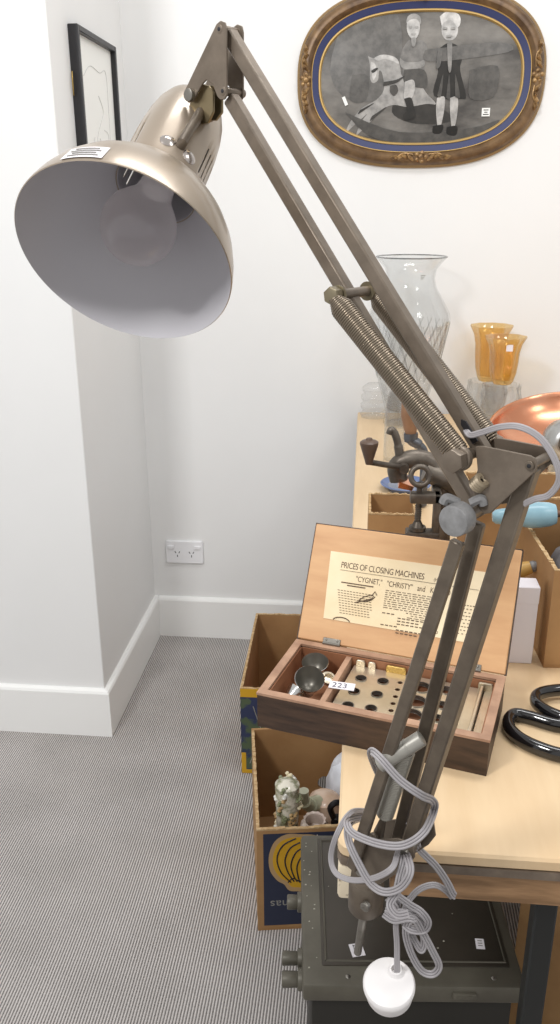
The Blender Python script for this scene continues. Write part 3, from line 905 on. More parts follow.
# jug with horn-like spout
t = thing('spouted_jug', B1w(318, 800, 1.36), 'pinkish cream ceramic jug with an upturned spout behind the shell pot in the front carton', 'ceramic jug', 'ceramics in the front carton')
c = B1w(322, 792, 1.37)
m = MB(); m.lathe([(0, .006), (.030, .006), (.034, .05), (.030, .10), (.031, .14), (.034, .165), (.034, .178), (.030, .196), (.020, .203), (0, .203)], (c.x+.005, 1.375, 0), seg=28); m.done('jug_body', M_cer2, t)
m = MB(); m.tube(smooth_path([(c.x-.006, 1.365, .190), (c.x-.022, 1.350, .196), (c.x-.032, 1.342, .212), (c.x-.034, 1.340, .238)]), [.017]*8+[.013]*8+[.010]*9, 14); m.done('spout', mat('greenish_cream_glaze', S(196, 196, 168), .25, coat=.4), t)
# shell pot
t = thing('shell_pot', B1w(312, 818, 1.29), 'small cream shell-shaped ceramic pot with scalloped mouth at the front of the banana carton', 'ceramic pot', 'ceramics in the front carton')
c = B1w(313, 812, 1.285)
m = MB(); m.lathe([(0, .006), (.020, .006), (.020, .12), (.016, .16), (.024, .185), (.0275, .205), (.025, .222), (.019, .230), (.0205, .234), (.017, .232), (.015, .222), (.02, .205), (0, .19)], (c.x+.004, 1.281, 0), (0.0, -.06, 1), 48,
        mod=lambda a, i: 1+.05*math.cos(12*a)*(1 if 4 <= i <= 8 else 0)); m.done('pot_body', M_cer3, t)
m = MB(); m.blob((c.x+.066, 1.465, .125), .120, (.42, .42, .98), .22, 26, 5, 4)
tag(m.done('carrier_bag', mat('crumpled_white_plastic', S(222, 224, 230), .4)), 'crumpled white plastic bag at the back right of the front banana carton', 'bag')
t = thing('black_figurine', B1w(337, 810, 1.33), 'small black twisted metal figurine beside the white bag in the front carton', 'figurine')
c = B1w(337, 806, 1.30)
m = MB(); m.lathe([(0, .006), (.018, .006), (.02, .02), (.008, .04), (.008, .15), (.013, .19), (.009, .215), (0, .222)], (c.x, 1.30, 0), seg=16)
m.tube(smooth_path([(c.x, 1.30, .20), (c.x-.012, 1.295, .235), (c.x-.004, 1.295, .25), (c.x+.01, 1.30, .247)]), .006, 8); m.tube(smooth_path([(c.x, 1.30, .18), (c.x+.016, 1.29, .2), (c.x+.02, 1.29, .22)]), .006, 8)
m.done('figurine_body', mat('black_bronze', S(34, 32, 34), .35, .4), t)
m = MB(); m.prism([V(0, 0, 0), V(.06, 0, 0), V(.06, .05, 0), V(0, .06, 0)], (0, 0, -.002), (0, 0, .002), zrot((B1 @ V(.016, .09, .19)), 9) @ Matrix.Rotation(R(70), 4, 'X')); 
bpy.data.objects.remove(m.done('flap', M_carton))

# ------------------------------------------------------------------ dark metal case in the foreground
KZ = .35
K = zrot((-.054, .816, 0), 4.6); KW, KD = .290, .280
t = thing('metal_chest', K @ V(KW/2, KD/2, 0), 'dark olive metal chest with side knobs on the carpet under the table corner', 'metal chest')
m = MB(K); m.box((.012, .012, 0), (KW-.012, KD-.012, KZ-.03), bev=.006); m.done('body', mat('black_olive_enamel', S(36, 34, 29), .5, .1), t)
m = MB(K); m.box((0, 0, KZ-.032), (KW, KD, KZ-.002), bev=.006); m.done('top_rim', M_caseedge, t)
m = MB(K); m.box((.026, .030, KZ-.010), (KW-.014, KD-.010, KZ), bev=.003); lid2 = m.done('lid_panel', M_case, t)
m = MB(K)
p = [(.032, .037), (KW-.020, .037), (KW-.020, KD-.016), (.032, KD-.016)]
m.tube([V(*q, KZ) for q in p]+[V(*p[0], KZ)], .0016, 6, cap=False); m.done('lid_bead', M_caseedge, lid2)
for (z, y, r, L) in ((KZ-.021, .047, .0105, .022), (KZ-.026, .018, .0118, .022), (KZ-.03, .155, .012, .016)):
    m = MB(K); m.cyl((.014, y+.012, z), (-.006, y+.012, z), r*1.15, r*1.2, 20, bev=.002); m.cyl((-.005, y+.012, z), (-.005-L, y+.012, z), r*.85, r*.9, 20, bev=.002); m.done('knob', M_caseedge, t)
m = MB(K); m.box((.195, -.004, KZ-.020), (.225, .004, KZ-.010), bev=.001)
m.box((.200, -.0045, KZ-.0175), (.207, .004, KZ-.0125)); m.box((.212, -.0045, KZ-.0175), (.219, .004, KZ-.0125)); m.done('latch', M_caseedge, t)
for x in (.06, .25):
    m = MB(K); m.sphere((x, .014, KZ-.002), .0035, 10, None, (1, 1, .5)); lab(m.done('rivet', M_steel, t), 'small bright rivet')
random.seed(3)
m = MB(K)
for i in range(26):
    x = random.uniform(.004, .022) if i < 16 else random.uniform(.03, .26); y = random.uniform(.02, .26); s_ = random.uniform(.0006, .0014)
    z = KZ-.002 if i < 16 else KZ
    m.prism([V(x-s_, y-s_, 0), V(x+s_, y-s_*.6, 0), V(x+s_*.5, y+s_, 0), V(x-s_, y+s_*.5, 0)], (0, 0, z), (0, 0, z+.0002))
m.done('paint_chips', M_speck, t)
KI = K.inverted()
for (x, y, rot, txt) in ((357, 950, 12, '223'), (480, 944, -4, '')):
    q = KI @ P(x, y, 2, KZ); M_ = K @ Matrix.Translation(V(q.x, q.y, KZ)) @ Matrix.Rotation(R(rot), 4, 'Z')
    m = MB(M_); h = (.009, .0105) if txt else (.0058, .0085); m.box((-h[0], -h[1], 0), (h[0], h[1], .0006)); sk = lab(m.done('price_sticker', M_whitecard, t, smooth=False), 'white price sticker')
    m = MB(M_)
    if txt: m.text(txt, .011, Matrix.Translation(V(-.004, .0095, .0007)) @ Matrix.Rotation(R(-90), 4, 'Z'), .0001)
    else:
        for j in range(3): m.box((-.003, .004-.004*j, .0006), (.003, .0055-.004*j, .0008))
    m.done('printed_marks', M_ink if txt else M_greyprint, sk, recalc=False)
# carton further under the table
open_box('storage_carton', zrot((.26, 1.02, 0), -22), .45, .35, .40, .006, 'brown carton in shade under the right of the table behind the black table leg', None)
# ------------------------------------------------------------------ the desk lamp
LA = R(35)
LNV = V(math.sin(LA), math.cos(LA), 0)      # across the arms, away from the viewer
LB = V(.027, .584, .70)
def LQ(x, y, d=0): return PP(x, y, LB+LNV*d, LNV)


lamp = thing('desk_lamp', LB, 'big bronze-grey balanced-arm lamp with bell shade, springs and wrapped flex at the table corner', 'desk lamp')


def bar(m, p, q, wd, tk, bev=.0012):
    x = (q-p).normalized(); z = (LNV-x*LNV.dot(x)).normalized(); y = z.cross(x)
    M = Matrix.Translation(p) @ Matrix((x, y, z)).transposed().to_4x4()
    m.box((0, -wd/2, -tk/2), ((q-p).length, wd/2, tk/2), M, bev=bev, seg=1)


def LN_(x, y, ref): return LQ(x, y, -ref)+LNV*ref     # on the arm plane, given by where its near end (ref towards the viewer) shows


def lplate(m, pts, d, th=.0016, bev=.0004):
    m.prism([LN_(x, y, abs(d))+LNV*d for x, y in pts], LNV*(-th/2), LNV*(th/2), bev=bev)


def pin(m, c, d0, d1, r, hexa=False, seg=16):
    m.cyl(c+LNV*d0, c+LNV*d1, r, seg=6 if hexa else seg, bev=r*.15)


# base
hc = LQ(366, 893, 0)
m = MB(); 
m.lathe([(0, -.018), (.0135, -.018), (.0155, -.015), (.0155, .012), (.0135, .015), (0, .015)], hc, (0, 0, 1), 28); m.box(hc+V(-.004, .010, -.010), V(hc.x+.012, TY+.002, hc.z+.010)); m.done('base_socket', M_lampdark, lamp)
pb = LQ(366, 906, -.016); m = MB(); pin(m, pb, -.003, .002, .0042); m.box(pb-LNV*.0034-V(.003, 0, .0005), pb-LNV*.0030+V(.003, 0, .0005)); lab(m.done('socket_screw', M_steel, lamp), 'bright slotted screw')
q0 = LQ(364, 912, 0); q1 = LQ(357.5, 953, 0)
m = MB(); m.cyl(q0, q1, .0038, .0036, 18, bev=.0006); m.done('mounting_pin', M_steel, lamp)
for d in (-.018, .016):
    m = MB(); lplate(m, [(354, 848), (366, 840), (398, 838), (413, 843), (415, 857), (408, 866), (380, 884), (356, 884), (351, 876)], d); m.done('base_bracket', M_lampdark, lamp)
m = MB()
for (x, y) in ((360, 872), (405, 852)):
    m = MB(); pin(m, LN_(x, y, .020), -.022, .020, .0034); m.done('bracket_pin', M_steel, lamp)
# lower arm: near bar, far bar, front bar
for (a, da, b, db, wd, tk) in (((458, 541), -.0135, (352, 868), -.0235, .0100, .0060), ((478, 522), .004, (393, 858), .012, .0105, .0065), ((531, 466), 0, (407, 852), 0, .0112, .0105)):
    m = MB(); p, q = LQ(*b, db), LQ(*a, da); bar(m, p, q, wd, tk); o = m.done('lower_arm_bar', M_lampdark, lamp)
    if wd > .011:
        x = (q-p).normalized(); z = (LNV-x*LNV.dot(x)).normalized(); y = z.cross(x)
        m = MB(); side = -1 if y.x > 0 else 1
        s0 = p+y*side*.0058
        bar(m, s0-LNV*.0025, s0+(q-p)-LNV*.0025, .0012, .0015, 0); lab(m.done('bar_ridge', M_lamp, o), 'lighter folded edge along the bar')
# lower spring and its cross pin
m = MB(); ca_, cb_ = LQ(379, 765, -.024), LQ(422, 738, -.004); m.cyl(ca_, cb_, .0064, seg=18, bev=.0008); 
m.cyl(ca_+(cb_-ca_)*.66, ca_+(cb_-ca_)*.69, .0069, seg=18); m.done('cross_pin', mat('grey_painted_steel', S(158, 155, 147), .42, .3), lamp)


def spring(name, p, q, r, turns, wire, taper=.0, mt=M_spring, n=12):
    ax = (q-p); L = ax.length; ax.normalize(); e1 = ax.orthogonal().normalized(); e2 = ax.cross(e1)
    pts = []
    N = turns*n
    for i in range(N+1):
        t_ = i/N; a = 2*math.pi*i/n
        k_ = min(1, .42+t_*9) if taper else 1
        k_ *= min(1, .55+(1-t_)*14)
        pts.append(p+ax*L*t_+(e1*math.cos(a)+e2*math.sin(a))*r*k_)
    m = MB(); m.tube(pts, wire, 6); return m.done(name, mt, lamp, ang=80)


spring('lower_spring', LQ(406, 750, -.006), LQ(384, 816, -.006), .0070, 42, .00080, mt=mat('grey_spring_steel', S(170, 166, 156), .35, .5))
m = MB(); m.tube([LQ(383, 820, -.006), LQ(379, 832, -.006), LQ(376, 846, -.008)], [.0028, .0045, .005], 10); m.sphere(LQ(374, 838, -.012), .005, 12); m.done('spring_anchor', M_lampdark, lamp)
# elbow plates
EP = [(476, 446), (484, 446), (531, 455.5), (536.5, 459), (538, 465), (536, 471), (491, 513), (484, 514), (474, 502), (475, 478), (478, 470)]
for d in (-.0125, .0125):
    m = MB(); lplate(m, EP, d); m.done('elbow_plate', M_lamp, lamp)
m = MB()
pin(m, LN_(530, 465.5, .0135), -.0150, .0150, .0030)
m.done('elbow_pin', M_lampdark, lamp)
m = MB(); pin(m, LN_(530, 465.5, .0135), -.0153, -.0150, .0014); lab(m.done('pin_hole', M_black, lamp), 'dark drilled pin hole')
# clamp knob
kc = LQ(478, 508, 0)
m = MB(); m.cyl(kc-LNV*.034, kc-LNV*.022, .0106, .0112, 32, bev=.0012); m.done('clamp_knob', M_knob, lamp)
m = MB(); m.cyl(kc-LNV*.022, kc-LNV*.017, .0088, .0075, 24); m.cyl(kc-LNV*.019, kc+LNV*.016, .0052, seg=18); m.done('knob_shaft', M_lampdark, lamp)
m = MB()
for s_ in (-1, 1): m.tube(smooth_path([kc-LNV*.020+V(-.004*s_, 0, .009), kc-LNV*.021+V(-.011*s_, 0, .0125), kc-LNV*.021+V(-.013*s_, 0, .0085)]), .0032, 8)
lab(m.done('wing_nut', M_knob, lamp), 'grey wing of the clamp nut')
# upper arm bars
tipB, elbB = LQ(231, 98), LQ(480, 517)
tipT, elbT = LQ(229, 34), LQ(488, 459)
m = MB(); bar(m, tipB, elbB, .0100, .0095); m.done('upper_arm_bar', M_lamp, lamp)
m = MB(); bar(m, tipT, elbT, .0100, .0095); ub = m.done('upper_arm_bar', M_lamp, lamp)
m = MB(); c = LQ(468, 431, -.006); x = (elbT-tipT).normalized(); m.prism([c+x*a+x.cross(LNV)*b for a, b in ((-.009, 0), (-.006, .0022), (.009, .0022), (.009, -.0022), (-.006, -.0022))], (0, 0, 0), LNV*.002); lab(m.done('cord_slot', M_black, ub), 'dark slot where the flex leaves the bar')
# upper springs with bolts
sp = LQ(353, 293)
m = MB(); m.cyl(sp-LNV*.022, sp+LNV*.022, .0036, seg=16); m.done('spring_pin', M_lamp, lamp)
for s_ in (-1, 1):
    m = MB(); c = sp+LNV*s_*.0225; m.cyl(c-LNV*.0040, c+LNV*.0040, .0062, seg=6, bev=.0008); m.cyl(c+LNV*-s_*.0045, c+LNV*-s_*.0060, .0067, seg=20); m.done('spring_bolt', mat('brassy_steel', S(134, 124, 102), .38, .6) if s_ < 0 else bpy.data.materials['brassy_steel'], lamp)
bolt = LQ(474, 452)
for d in (-.0170, .0170):
    e_ = bolt if d < 0 else LQ(479, 447)
    p = sp+LNV*d*1.4+(e_-sp)*.015; q = e_+LNV*d
    spring('upper_spring', p, q, .0076, 84, .00082, taper=1)
    # close-wound body inside so that daylight does not show through the coils
m = MB(); m.cyl(bolt-LNV*.022, bolt+LNV*.022, .0040, seg=14); m.done('anchor_pin', M_lampdark, lamp)
for s_ in (-1, 1):
    m = MB(); c = bolt+LNV*s_*.0255; m.cyl(c-LNV*.0040, c+LNV*.0040, .0080, seg=6, bev=.0008); m.cyl(c-LNV*s_*.004, c-LNV*s_*.009, .0086, seg=20, bev=.001); m.done('anchor_bolt', M_lamp, lamp)
m = MB(); c = LQ(479, 480, -.0105)
for i in range(4): m.lathe([(.0035+.0022*math.cos(a), .0016*math.sin(a)+.0022*i) for a in [R(60*j) for j in range(7)]], c-LNV*.003+V(0, 0, -.003+.0)+V(0.000, 0, .0), (.35, -.45, .6), 16)
m.done('adjusting_nut', mat('tarnished_brass', S(150, 136, 114), .5, .3), lamp)
# tip plates
TP = [(217, 24), (221, 20.8), (225.5, 22.5), (227, 29), (227.5, 95), (225, 99.5), (221, 100), (218, 97), (213, 84), (207, 80), (203, 84), (194, 101), (189, 103), (185.5, 99), (185.5, 90)]
for d in (-.0085, .0085):
    m = MB(); lplate(m, TP, d); m.done('tip_plate', M_lamp, lamp)
m = MB()
for (x, y) in ((219, 29), (222.5, 91)):
    m = MB(); pin(m, LN_(x, y, .0095), -.0096, .0125, .0030); m.done('tip_pin', M_lamp, lamp)
for (x, y) in ((219, 29), (222.5, 91)):
    m = MB(); pin(m, LN_(x, y, .0095), -.0099, -.0095, .0014); lab(m.done('pin_hole', M_black, lamp), 'dark drilled pin hole')
m = MB(); pin(m, LN_(189, 95, .011), -.0125, -.009, .0046); m.done('tip_screw', M_steel, lamp)
# shade axis
SA = (V(.205, .770, .606)-RT*.045).normalized()
S0 = V(-.169, .603, 1.263)
m = MB()
PRO = [(.0780, 0), (.0786, .0006), (.0783, .004), (.0762, .014), (.0718, .027), (.0648, .040), (.0560, .052), (.0465, .0625), (.0385, .0705), (.0335, .0755), (.0316, .078)]
INN = [(.0303, .077), (.0325, .0742), (.0375, .0690), (.0455, .0610), (.0550, .0507), (.0638, .0388), (.0708, .0260), (.0752, .0135), (.0774, .004), (.0780, 0)]
m.lathe(PRO+INN, S0, SA, 96, mis=[0]*len(PRO)+[1]*(len(INN)-1))
shade = m.done('lamp_shade', [M_shade, M_shadein], lamp, ang=50)
# dome with cooling slots
DOM = [(.0312, .075), (.0316, .080), (.0318, .088), (.0318, .116), (.0313, .130), (.0302, .145), (.0280, .158), (.0245, .169), (.0195, .177), (.0130, .183), (.006, .1858), (0, .1864)]
SX = V(1, 0, 0); NS = 120
def slot(i, k):
    return i == 2 and (k*3) in (159, 171, 222, 234, 339, 348, 357, 9, 21)
m = MB(); m.lathe(DOM, S0, SA, NS, skip=slot, xdir=RT)
hd = m.done('shade_dome', [M_shade, M_shadein], shade, ang=50)
sm_ = hd.modifiers.new('thickness', 'SOLIDIFY'); sm_.thickness = .0009; sm_.offset = -1; sm_.material_offset = 1
# bulb
BULB = [(0, -.0275)]+[(.0275*math.sin(R(a)), -.0275*math.cos(R(a))) for a in range(15, 135, 12)]+[(.0165, .0265), (.0140, .034), (.0130, .045)]
bc = S0+SA*.034
m = MB(); m.lathe(BULB, bc, SA, 40); bulb = lab(m.done('light_bulb', M_bulb, lamp, ang=60), 'round pearl glass bulb')
m = MB(); m.cyl(bc+SA*.043, bc+SA*.066, .0128, .0125, 24); m.cyl(bc+SA*.062, bc+SA*.105, .0175, .0165, 24); m.done('bulb_holder', M_white, lamp)
# screws on the dome
def ondome(x, y, t_):
    """spot on the dome's near side at the sight line; t_ = distance along the axis"""
    best = None
    c0 = S0+SA*t_; d = ray(x, y).normalized()
    # nearest hit with a cylinder of the dome's radius
    o = EYE-c0; a_ = d-SA*d.dot(SA); o_ = o-SA*o.dot(SA); rr = .0313
    A = a_.dot(a_); B_ = 2*a_.dot(o_); C_ = o_.dot(o_)-rr*rr; disc = B_*B_-4*A*C_
    t = (-B_-math.sqrt(max(disc, 0)))/(2*A)
    p = EYE+d*t; n_ = (p-S0); n_ = (n_-SA*n_.dot(SA)).normalized()
    return p, n_


for (x, y) in ((167.5, 141), (189, 157.5)):
    p, n_ = ondome(x, y, .12)
    m = MB(); m.lathe([(0, .0024), (.0034, .0020), (.0056, .0006), (.0060, -.001), (0, -.001)], p, n_, 20); m.done('shade_screw', mat('bright_screw', S(186, 178, 172), .2, .9) if x < 180 else bpy.data.materials['bright_screw'], lamp)
# swivel between tip plates and dome
pr_, nr_ = ondome(180, 146.5, .10)
kn = LQ(203, 108, -.001)
m = MB(); m.tube([pr_-nr_*.002, pr_+nr_*.004, kn+(pr_-kn)*.1], [.0042, .0038, .0036], 14); m.done('shade_stem', M_lampdark, lamp)
m = MB(); lplate(m, [(204, 84), (210, 86), (214, 92), (214, 112), (209, 123), (203, 124.5), (194, 118), (190, 108), (191, 102), (198, 92)], -.004, .0024); lplate(m, [(204, 84), (211, 86), (215, 92), (215, 112), (209, 120), (200, 120), (194, 108), (198, 92)], .004, .0024); m.done('swivel_cheek', mat('olive_bronze_metal', S(140, 126, 98), .34, .75), lamp)
m = MB(); c = LQ(205, 98, 0); m.cyl(c-LNV*.0035, c+LNV*.0035, .0062, seg=20); c2 = LQ(205, 117, 0); pin(m, c2, -.0075, .0065, .0034); m.done('swivel_pin', M_steel, lamp)
m = MB()
for rr, dz in ((.0065, 0), (.0052, .0022)):
    c = LQ(188, 121, .0035+dz)
    m.tube([c+(RT*math.cos(a)+UP*math.sin(a))*rr for a in [R(20*i) for i in range(19)]], .0011, 6, cap=False)
m.done('spring_washer', M_steel, lamp)
# small sticker on the shade
def on_shade(t_, ang):
    # point of the bell's outer skin; ang measured around the axis from the camera's right
    ax = (RT-SA*RT.dot(SA)).normalized(); ay = SA.cross(ax)
    for (r_a, h_a), (r_b, h_b) in zip(PRO[1:], PRO[2:]):
        if h_a <= t_ <= h_b: rr = r_a+(r_b-r_a)*(t_-h_a)/(h_b-h_a); break
    return S0+SA*t_+(ax*math.cos(ang)+ay*math.sin(ang))*(rr+.0007)


def proj(p):
    q = p-EYE; z = q.dot(FW); return 280+FPX*q.dot(RT)/z, 512-FPX*q.dot(UP)/z


best = min(((proj(on_shade(t_*.001, R(a)))[0]-84)**2+(proj(on_shade(t_*.001, R(a)))[1]-151)**2, t_*.001, R(a)) for t_ in range(8, 50, 2) for a in range(0, 360, 3)
           if (on_shade(t_*.001, R(a))-S0-SA*(t_*.001)).dot(EYE-S0) > -.03)
_, t0_, a0_ = best
m = MB(); N_ = 6; da = .027/.072; dt = .0150
vs = []; fs = []
for j in range(2):
    for i in range(N_+1): vs.append(on_shade(t0_+(j-.5)*dt, a0_+(i/N_-.5)*da))
for i in range(N_): fs.append((i, i+1, N_+2+i, N_+1+i))
m._add(vs, fs); stk = lab(m.done('price_sticker', M_whitecard, shade, recalc=False), 'white price sticker on the rim')
m = MB()
for j in range(4):
    tt = t0_+(j-1.5)*dt*.2
    m.tube([on_shade(tt, a0_+(i/8-.5)*da*(.6 if j % 2 else .75))+(EYE-S0).normalized()*.0004 for i in range(9)], .00035, 4)
m.done('printed_lines', M_greyprint, stk)

# flex: three ridges side by side
cord = MB()
def flex(pts, n=10, w_=.0021, r_=.00112, face=None):
    p = smooth_path(pts, n)
    N = len(p); off = []
    for i in range(N):
        t_ = (p[min(N-1, i+1)]-p[max(0, i-1)]).normalized()
        v = EYE-p[i]
        s_ = t_.cross(v).normalized()
        off.append(s_)
    for k_ in (-1, 0, 1): cord.tube([p[i]+off[i]*w_*k_ for i in range(N)], r_, 7)


def Y(x, y, d): return P(x, y, 1, d)


# upper wrap (front strand, then round the back)
flex([LQ(392, 800, .03), LQ(376, 768, .01), LQ(371, 752, -.026), LQ(379, 757, -.037), LQ(400, 780, -.034), LQ(421, 795, -.024), LQ(433, 801, -.004), LQ(434, 810, .012), LQ(424, 832, -.022), LQ(404, 845, -.034), LQ(380, 844, -.040), LQ(354, 834, -.040), LQ(347, 823, -.034), LQ(353, 818, -.010), LQ(372, 815, .030)])
flex([LQ(372, 812, .03), LQ(352, 812, -.012), LQ(338, 832, -.034), LQ(331, 856, -.038), LQ(336, 873, -.042), LQ(352, 880, -.044), LQ(374, 878, -.044), LQ(392, 868, -.040), LQ(398, 852, -.022), LQ(404, 838, .02)], w_=.0013)
flex([LQ(360, 818, .03), LQ(349, 824, -.020), LQ(349, 842, -.042), LQ(360, 866, -.046), LQ(371, 884, -.046), LQ(385, 892, -.044), LQ(401, 887, -.040), LQ(410, 872, -.036), LQ(407, 856, -.024), LQ(400, 842, .02)])
flex([LQ(396, 846, .02), LQ(404, 856, -.022), LQ(400, 876, -.036), LQ(396, 893, -.040), LQ(390, 905, -.044), LQ(397, 915, -.050), LQ(408, 914, -.050)])
# strand going off to the right in front of the apron and back into the knot
flex([LQ(404, 806, .02), LQ(416, 842, .002), Y(420, 850, .586), Y(436, 866, .590), Y(447, 882, .592), Y(453, 894, .592), Y(455, 896, .594)])
flex([Y(452, 897, .596), Y(445, 890, .594), Y(434, 885, .590), Y(420, 889, .586), Y(409, 900, .580), Y(403, 912, .574), Y(396, 918, .566)], w_=.0016)
# the knot and its hanging loops
KY = .566
flex([Y(386, 908, KY), Y(397, 912, KY-.006), Y(410, 913, KY-.007), Y(421, 918, KY-.004), Y(427, 926, KY), Y(422, 931, KY+.004), Y(410, 928, KY+.002)])
flex([Y(384, 914, KY+.004), Y(394, 920, KY-.004), Y(408, 918, KY-.009), Y(416, 921, KY-.010), Y(424, 935, KY-.006), Y(433, 952, KY-.004), Y(439, 966, KY-.002), Y(433, 974, KY), Y(422, 971, KY), Y(412, 955, KY), Y(406, 935, KY-.002), Y(408, 922, KY-.008), Y(416, 918, KY-.010)])
flex([Y(398, 896, KY), Y(410, 905, KY-.004), Y(421, 912, KY-.008), Y(428, 922, KY-.008), Y(424, 930, KY-.006), Y(412, 930, KY-.008), Y(404, 924, KY-.004)])
flex([Y(388, 898, KY), Y(394, 906, KY-.006), Y(402, 918, KY+.004), Y(412, 936, KY+.004), Y(421, 950, KY+.004), Y(424, 940, KY+.005), Y(420, 925, KY+.004)])
# down to the plug
pc = Y(389, 984, .56)
flex([Y(398, 893, KY), Y(398, 905, KY), Y(396, 925, KY), Y(397, 945, KY), Y(397, 972, .562)], w_=.0015)
# flex at the elbow
e0 = LQ(466, 430, -.005)
cord.done('power_cord', M_cord, lamp, ang=80)
cord = MB()
flex([e0, LQ(470, 435, -.010), LQ(480, 433, -.012), LQ(500, 427, -.014), LQ(520, 427, -.014), LQ(540, 438, -.012), LQ(555, 460, -.010), LQ(559, 480, -.009), LQ(549, 495, -.008), LQ(535, 499, -.007), LQ(524, 504, -.004)], w_=.0011, r_=.00105)
cord.done('arm_cord', M_cord, lamp, ang=80)
# ceiling plug on the flex
pa = V(-.06, -.26, 1).normalized()
T_ = frame(pc, (1, 0, 0), pa)
m = MB(T_)
m.lathe([(0, -.017), (.0195, -.017), (.0205, -.0155), (.0205, -.004), (.0212, -.0035), (.0228, -.002), (.0228, .0015), (.0215, .0035), (.0155, .0058), (.0085, .0072), (0, .0076)], seg=48)
m.lathe([(.0090, .0045), (.0062, .0085), (.0055, .0115), (.0038, .0115), (.0036, .006), (0, .006)], V(.006, .0075, 0), seg=28)
plug = m.done('cord_plug', M_white, lamp, ang=35)

# ------------------------------------------------------------------ things at the back of the table
ZT = TT
# big cut-glass vase
vc = V(.113, 2.215, ZT)
VP = [(0, .004), (.048, .003), (.052, .0), (.055, .006), (.050, .03), (.057, .06), (.073, .12), (.090, .19), (.1, .245), (.105, .272), (.101, .292), (.084, .322), (.066, .352), (.060, .375), (.064, .398), (.080, .417), (.087, .424), (.0885, .427), (.086, .428)]
VI = [(.078, .4215), (.061, .399), (.057, .375), (.063, .351), (.081, .320), (.097, .290), (.101, .272), (.097, .247), (.086, .19), (.069, .12), (.052, .06), (.044, .04), (0, .03)]
t = thing('glass_vase', vc, 'tall clear cut-glass vase with flared rim at the back of the table', 'glass vase', 'clear glassware on the table')
m = MB(); m.lathe(VP+VI, vc, (0, 0, 1), 72); vb = m.done('vase_body', M_glass, t, ang=60)
m = MB()
for z0_, z1_ in ((.125, .268),):
    for s_ in (-1, 1):
        for j in range(26):
            a = 2*math.pi*j/26
            pts = []
            for i in range(9):
                z = z0_+(z1_-z0_)*i/8
                rr = [b for a_, b in [(.12, .064), (.19, .082), (.245, .098), (.272, .104)]]
                rr = .0735+(.1055-.0735)*((z-.12)/.152)**.85
                an = a+s_*.55*i/8
                pts.append(vc+V(rr*math.cos(an), rr*math.sin(an), z))
            m.tube(pts, .0012, 4)
lab(m.done('cut_pattern', M_cutglass, t), 'cross-cut diamond band')
m = MB(); m.lathe([(.0875+.0016*math.cos(R(a)), .4265+.0016*math.sin(R(a))) for a in range(0, 361, 45)], vc, (0, 0, 1), 72); lab(m.done('rim', glass('rim_glass', (.55, .57, .57, 1), .2, (.5, .5, .5, 1), lo=.2), t), 'darker polished rim line')
m = MB()
for dx, dz in ((.028, .385), (.072, .262)):
    for j in range(3): m.box(V(vc.x+dx-.007, vc.y-.075 if dz < .3 else vc.y-.061, ZT+dz-.004*j), V(vc.x+dx+.004-.002*j, vc.y-.074 if dz < .3 else vc.y-.060, ZT+dz+.002-.004*j))
lab(m.done('price_mark', M_greyprint, t), 'small grey price marks')
# ringed glass base left of it and straight glass
c = V(.034, 2.290, ZT)
t = thing('ringed_glass_jar', c, 'low clear ringed glass jar at the back left corner of the table', 'glass jar', 'clear glassware on the table')
m = MB(); m.lathe([(0, .003), (.028, .003), (.034, 0), (.037, .010), (.030, .018), (.036, .026), (.037, .036), (.028, .042), (.035, .050), (.036, .060), (.027, .066), (.033, .074), (.033, .082), (.026, .088), (.020, .092), (0, .093)], c, (0, 0, 1), 40); m.done('jar_body', M_cutglass, t, ang=60)
c = V(.075, 1.83, ZT)
t = thing('glass_bottle', c, 'straight clear glass bottle behind the lamp springs near the table back', 'glass bottle', 'clear glassware on the table')
m = MB(); m.lathe([(0, .004), (.020, .003), (.023, 0), (.024, .01), (.0235, .13), (.021, .155), (.014, .17), (.0125, .185), (.0155, .19), (.0155, .195), (.0115, .195), (.0105, .185), (.012, .17), (.018, .155), (.021, .13), (.0215, .015), (0, .010)], c, (0, 0, 1), 40); m.done('bottle_body', M_glass, t, ang=60)
